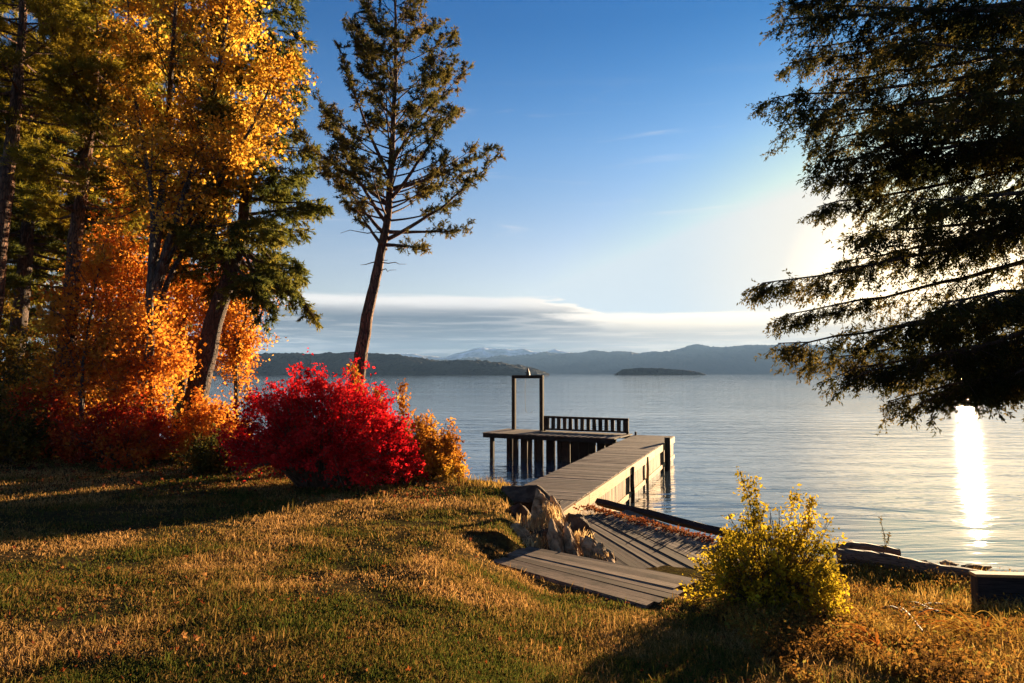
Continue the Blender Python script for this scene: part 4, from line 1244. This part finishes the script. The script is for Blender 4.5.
for (px, py) in spots:
    zz = 1.7
    for _ in range(6):
        q = atZ(px, py, zz); zz = gz(q.x, q.y) + .05
    o = bpy.data.objects.new('fallen_leaf', lm) if proto is None else proto.copy()
    proto = proto or o
    C.objects.link(o)
    o.location = (q.x, q.y, zz + .01); o.rotation_euler = (rng.normal(0, .6), rng.normal(0, .6), rng.uniform(0, 6)); s = rng.uniform(.32, .68); o.scale = (s * rng.uniform(.6, 1), s, s * rng.uniform(1, 3))
    tag(o, 'fallen orange maple leaf lying on the lawn', 'leaf', 'fallen maple leaves scattered on the lawn')


# thin weed by the shore and arching dead grass at the lower right
g = Geo(); b = atY(884, 556, 11.3)
gw = Geo()
P = smooth_path([(0, 0, -.1), (.02, 0, .25), (-.05, 0, .62)], 12); gw.tube(P, np.linspace(.008, .003, 12), 4)
Q = smooth_path([(.0, 0, .1), (.07, 0, .25), (.10, .02, .36)], 8); gw.tube(Q, np.linspace(.006, .003, 8), 4)
w = empty('weed', b, 'thin dark seed stalk standing against the water at the right shore', 'plant')
gw.build('stem', MAT['twig'], w)
c = np.concatenate([P[4:], Q[3:]])[rng.integers(0, 13, 120)] + rng.normal(0, .012, (120, 3))
leaves(g, c, .035, 0, .5); g.build('foliage', MAT['shrub_olive'], w)


def grass_clump(px, py, zz, L, n, mat, label, seed, dirx):
    rr = np.random.default_rng(seed)
    q = atZ(px, py, zz); q.z = gz(q.x, q.y)
    g = Geo()
    for k in range(n):
        az = rr.uniform(0, 2 * math.pi) * .6 + dirx; l = L * rr.uniform(.6, 1.2); w = rr.uniform(.008, .016)
        h = np.array([math.cos(az), math.sin(az), 0]); s_ = np.array([-math.sin(az), math.cos(az), 0])
        u = np.linspace(0, 1, 9)[:, None]; rise = rr.uniform(.5, .95)
        P = h * l * (u * .9) + np.array([0, 0, 1.]) * l * (rise * u * 1.3 - (rise * 1.3 - rr.uniform(-.02, .35)) * u ** 2)
        ww = w * (1 - u ** 2 * .95)
        V = np.stack([P - s_ * ww, P + np.array([0, 0, -.004]), P + s_ * ww], 1).reshape(-1, 3)
        i = np.arange(8)[:, None] * 3
        g.add(V, np.concatenate([i + np.array([[0, 1, 4, 3]]), i + np.array([[1, 2, 5, 4]])]))
    return tag(g.build('grass_clump', mat, None, loc=q), label, 'grass', 'arching grass clumps on the right bank')


GC = leaf_mat('dead_blade', [(0, (.22, .11, .02)), (.5, (.42, .24, .04)), (1, (.55, .36, .08))], 3, .5)
GC2 = leaf_mat('rust_blade', [(0, (.22, .06, .012)), (.5, (.40, .13, .02)), (1, (.48, .24, .04))], 3, .5)
grass_clump(925, 640, 1.3, .62, 16, GC, 'golden clump of long arching dead grass below the sticks', 101, 2.4)
grass_clump(985, 660, 1.3, .60, 16, GC2, 'rust coloured clump of arching grass below the timber box', 102, .4)
grass_clump(965, 645, 1.3, .45, 12, GC, 'small golden grass clump between the two longer clumps', 103, 1.2)
grass_clump(880, 672, 1.4, .4, 14, GC2, 'low rust coloured grass clump at the bottom edge', 104, 1.0)

DRY = leaf_mat('dry_straw', [(0, (.36, .22, .09)), (.5, (.56, .38, .17)), (1, (.70, .52, .27))], 3, .5)


dg = Geo()


def dry_tuft(px, py, Yd, L, n, seed, spread=.12):
    rr = np.random.default_rng(seed)
    q = np.array(atY(px, py, Yd))
    az = rr.uniform(0, 2 * np.pi, n); P0 = q + np.stack([rr.normal(0, spread, n), rr.normal(0, spread, n), rr.normal(0, .03, n)], 1)
    d = np.stack([np.cos(az), np.sin(az), np.zeros(n)], 1); l = (L * rr.uniform(.5, 1.2, n))[:, None]; out = np.abs(rr.normal(.35, .35, n))[:, None]
    s_ = np.stack([-np.sin(az + .5), np.cos(az + .5), np.zeros(n)], 1) * rr.uniform(.003, .007, n)[:, None]
    M = P0 + np.array([0, 0, .55]) * l + d * l * out * .4
    T = P0 + np.array([0, 0, 1.]) * l * (1.0 - .9 * np.minimum(out, 1.4)) + d * l * out
    V = np.stack([P0 - s_, P0 + s_, M + s_, M - s_, T], 1).reshape(-1, 3); i = np.arange(n)[:, None] * 5
    base = dg.n
    dg.add(V, i + np.array([[0, 1, 2, 3]])); dg.f.append((i + np.array([[3, 2, 4]])).astype(np.int32) + base)


for a in ((540, 527, 11.15, .20, 520, 201, .20), (550, 520, 11.3, .30, 160, 202, .08), (517, 548, 10.25, .17, 380, 203, .17), (533, 545, 10.5, .15, 300, 204, .12), (578, 540, 10.6, .16, 160, 205, .10), (598, 560, 9.9, .11, 120, 206, .08)):
    dry_tuft(*a)
tag(dg.build('dry_grass', DRY), 'pale straw coloured dead grass among the jagged rocks', kind='stuff')

for k, (px, py, L, n, lab) in enumerate([(900, 625, .42, 14, 'golden grass clump just right of the yellow bush'), (945, 612, .36, 12, 'golden grass clump behind the long arching one'), (1005, 640, .45, 14, 'golden grass clump at the right edge under the board wall'),
                                    (870, 640, .34, 12, 'short golden grass clump at the foot of the yellow bush'), (955, 675, .45, 14, 'golden grass clump at the bottom edge below the others'), (905, 670, .40, 14, 'golden grass clump at the bottom edge beside the rust coloured one'),
                                    (1010, 675, .5, 14, 'golden grass clump in the bottom right corner')]):
    grass_clump(px, py, 1.25, L, n, GC, lab, 120 + k, rng.uniform(0, 6.28))
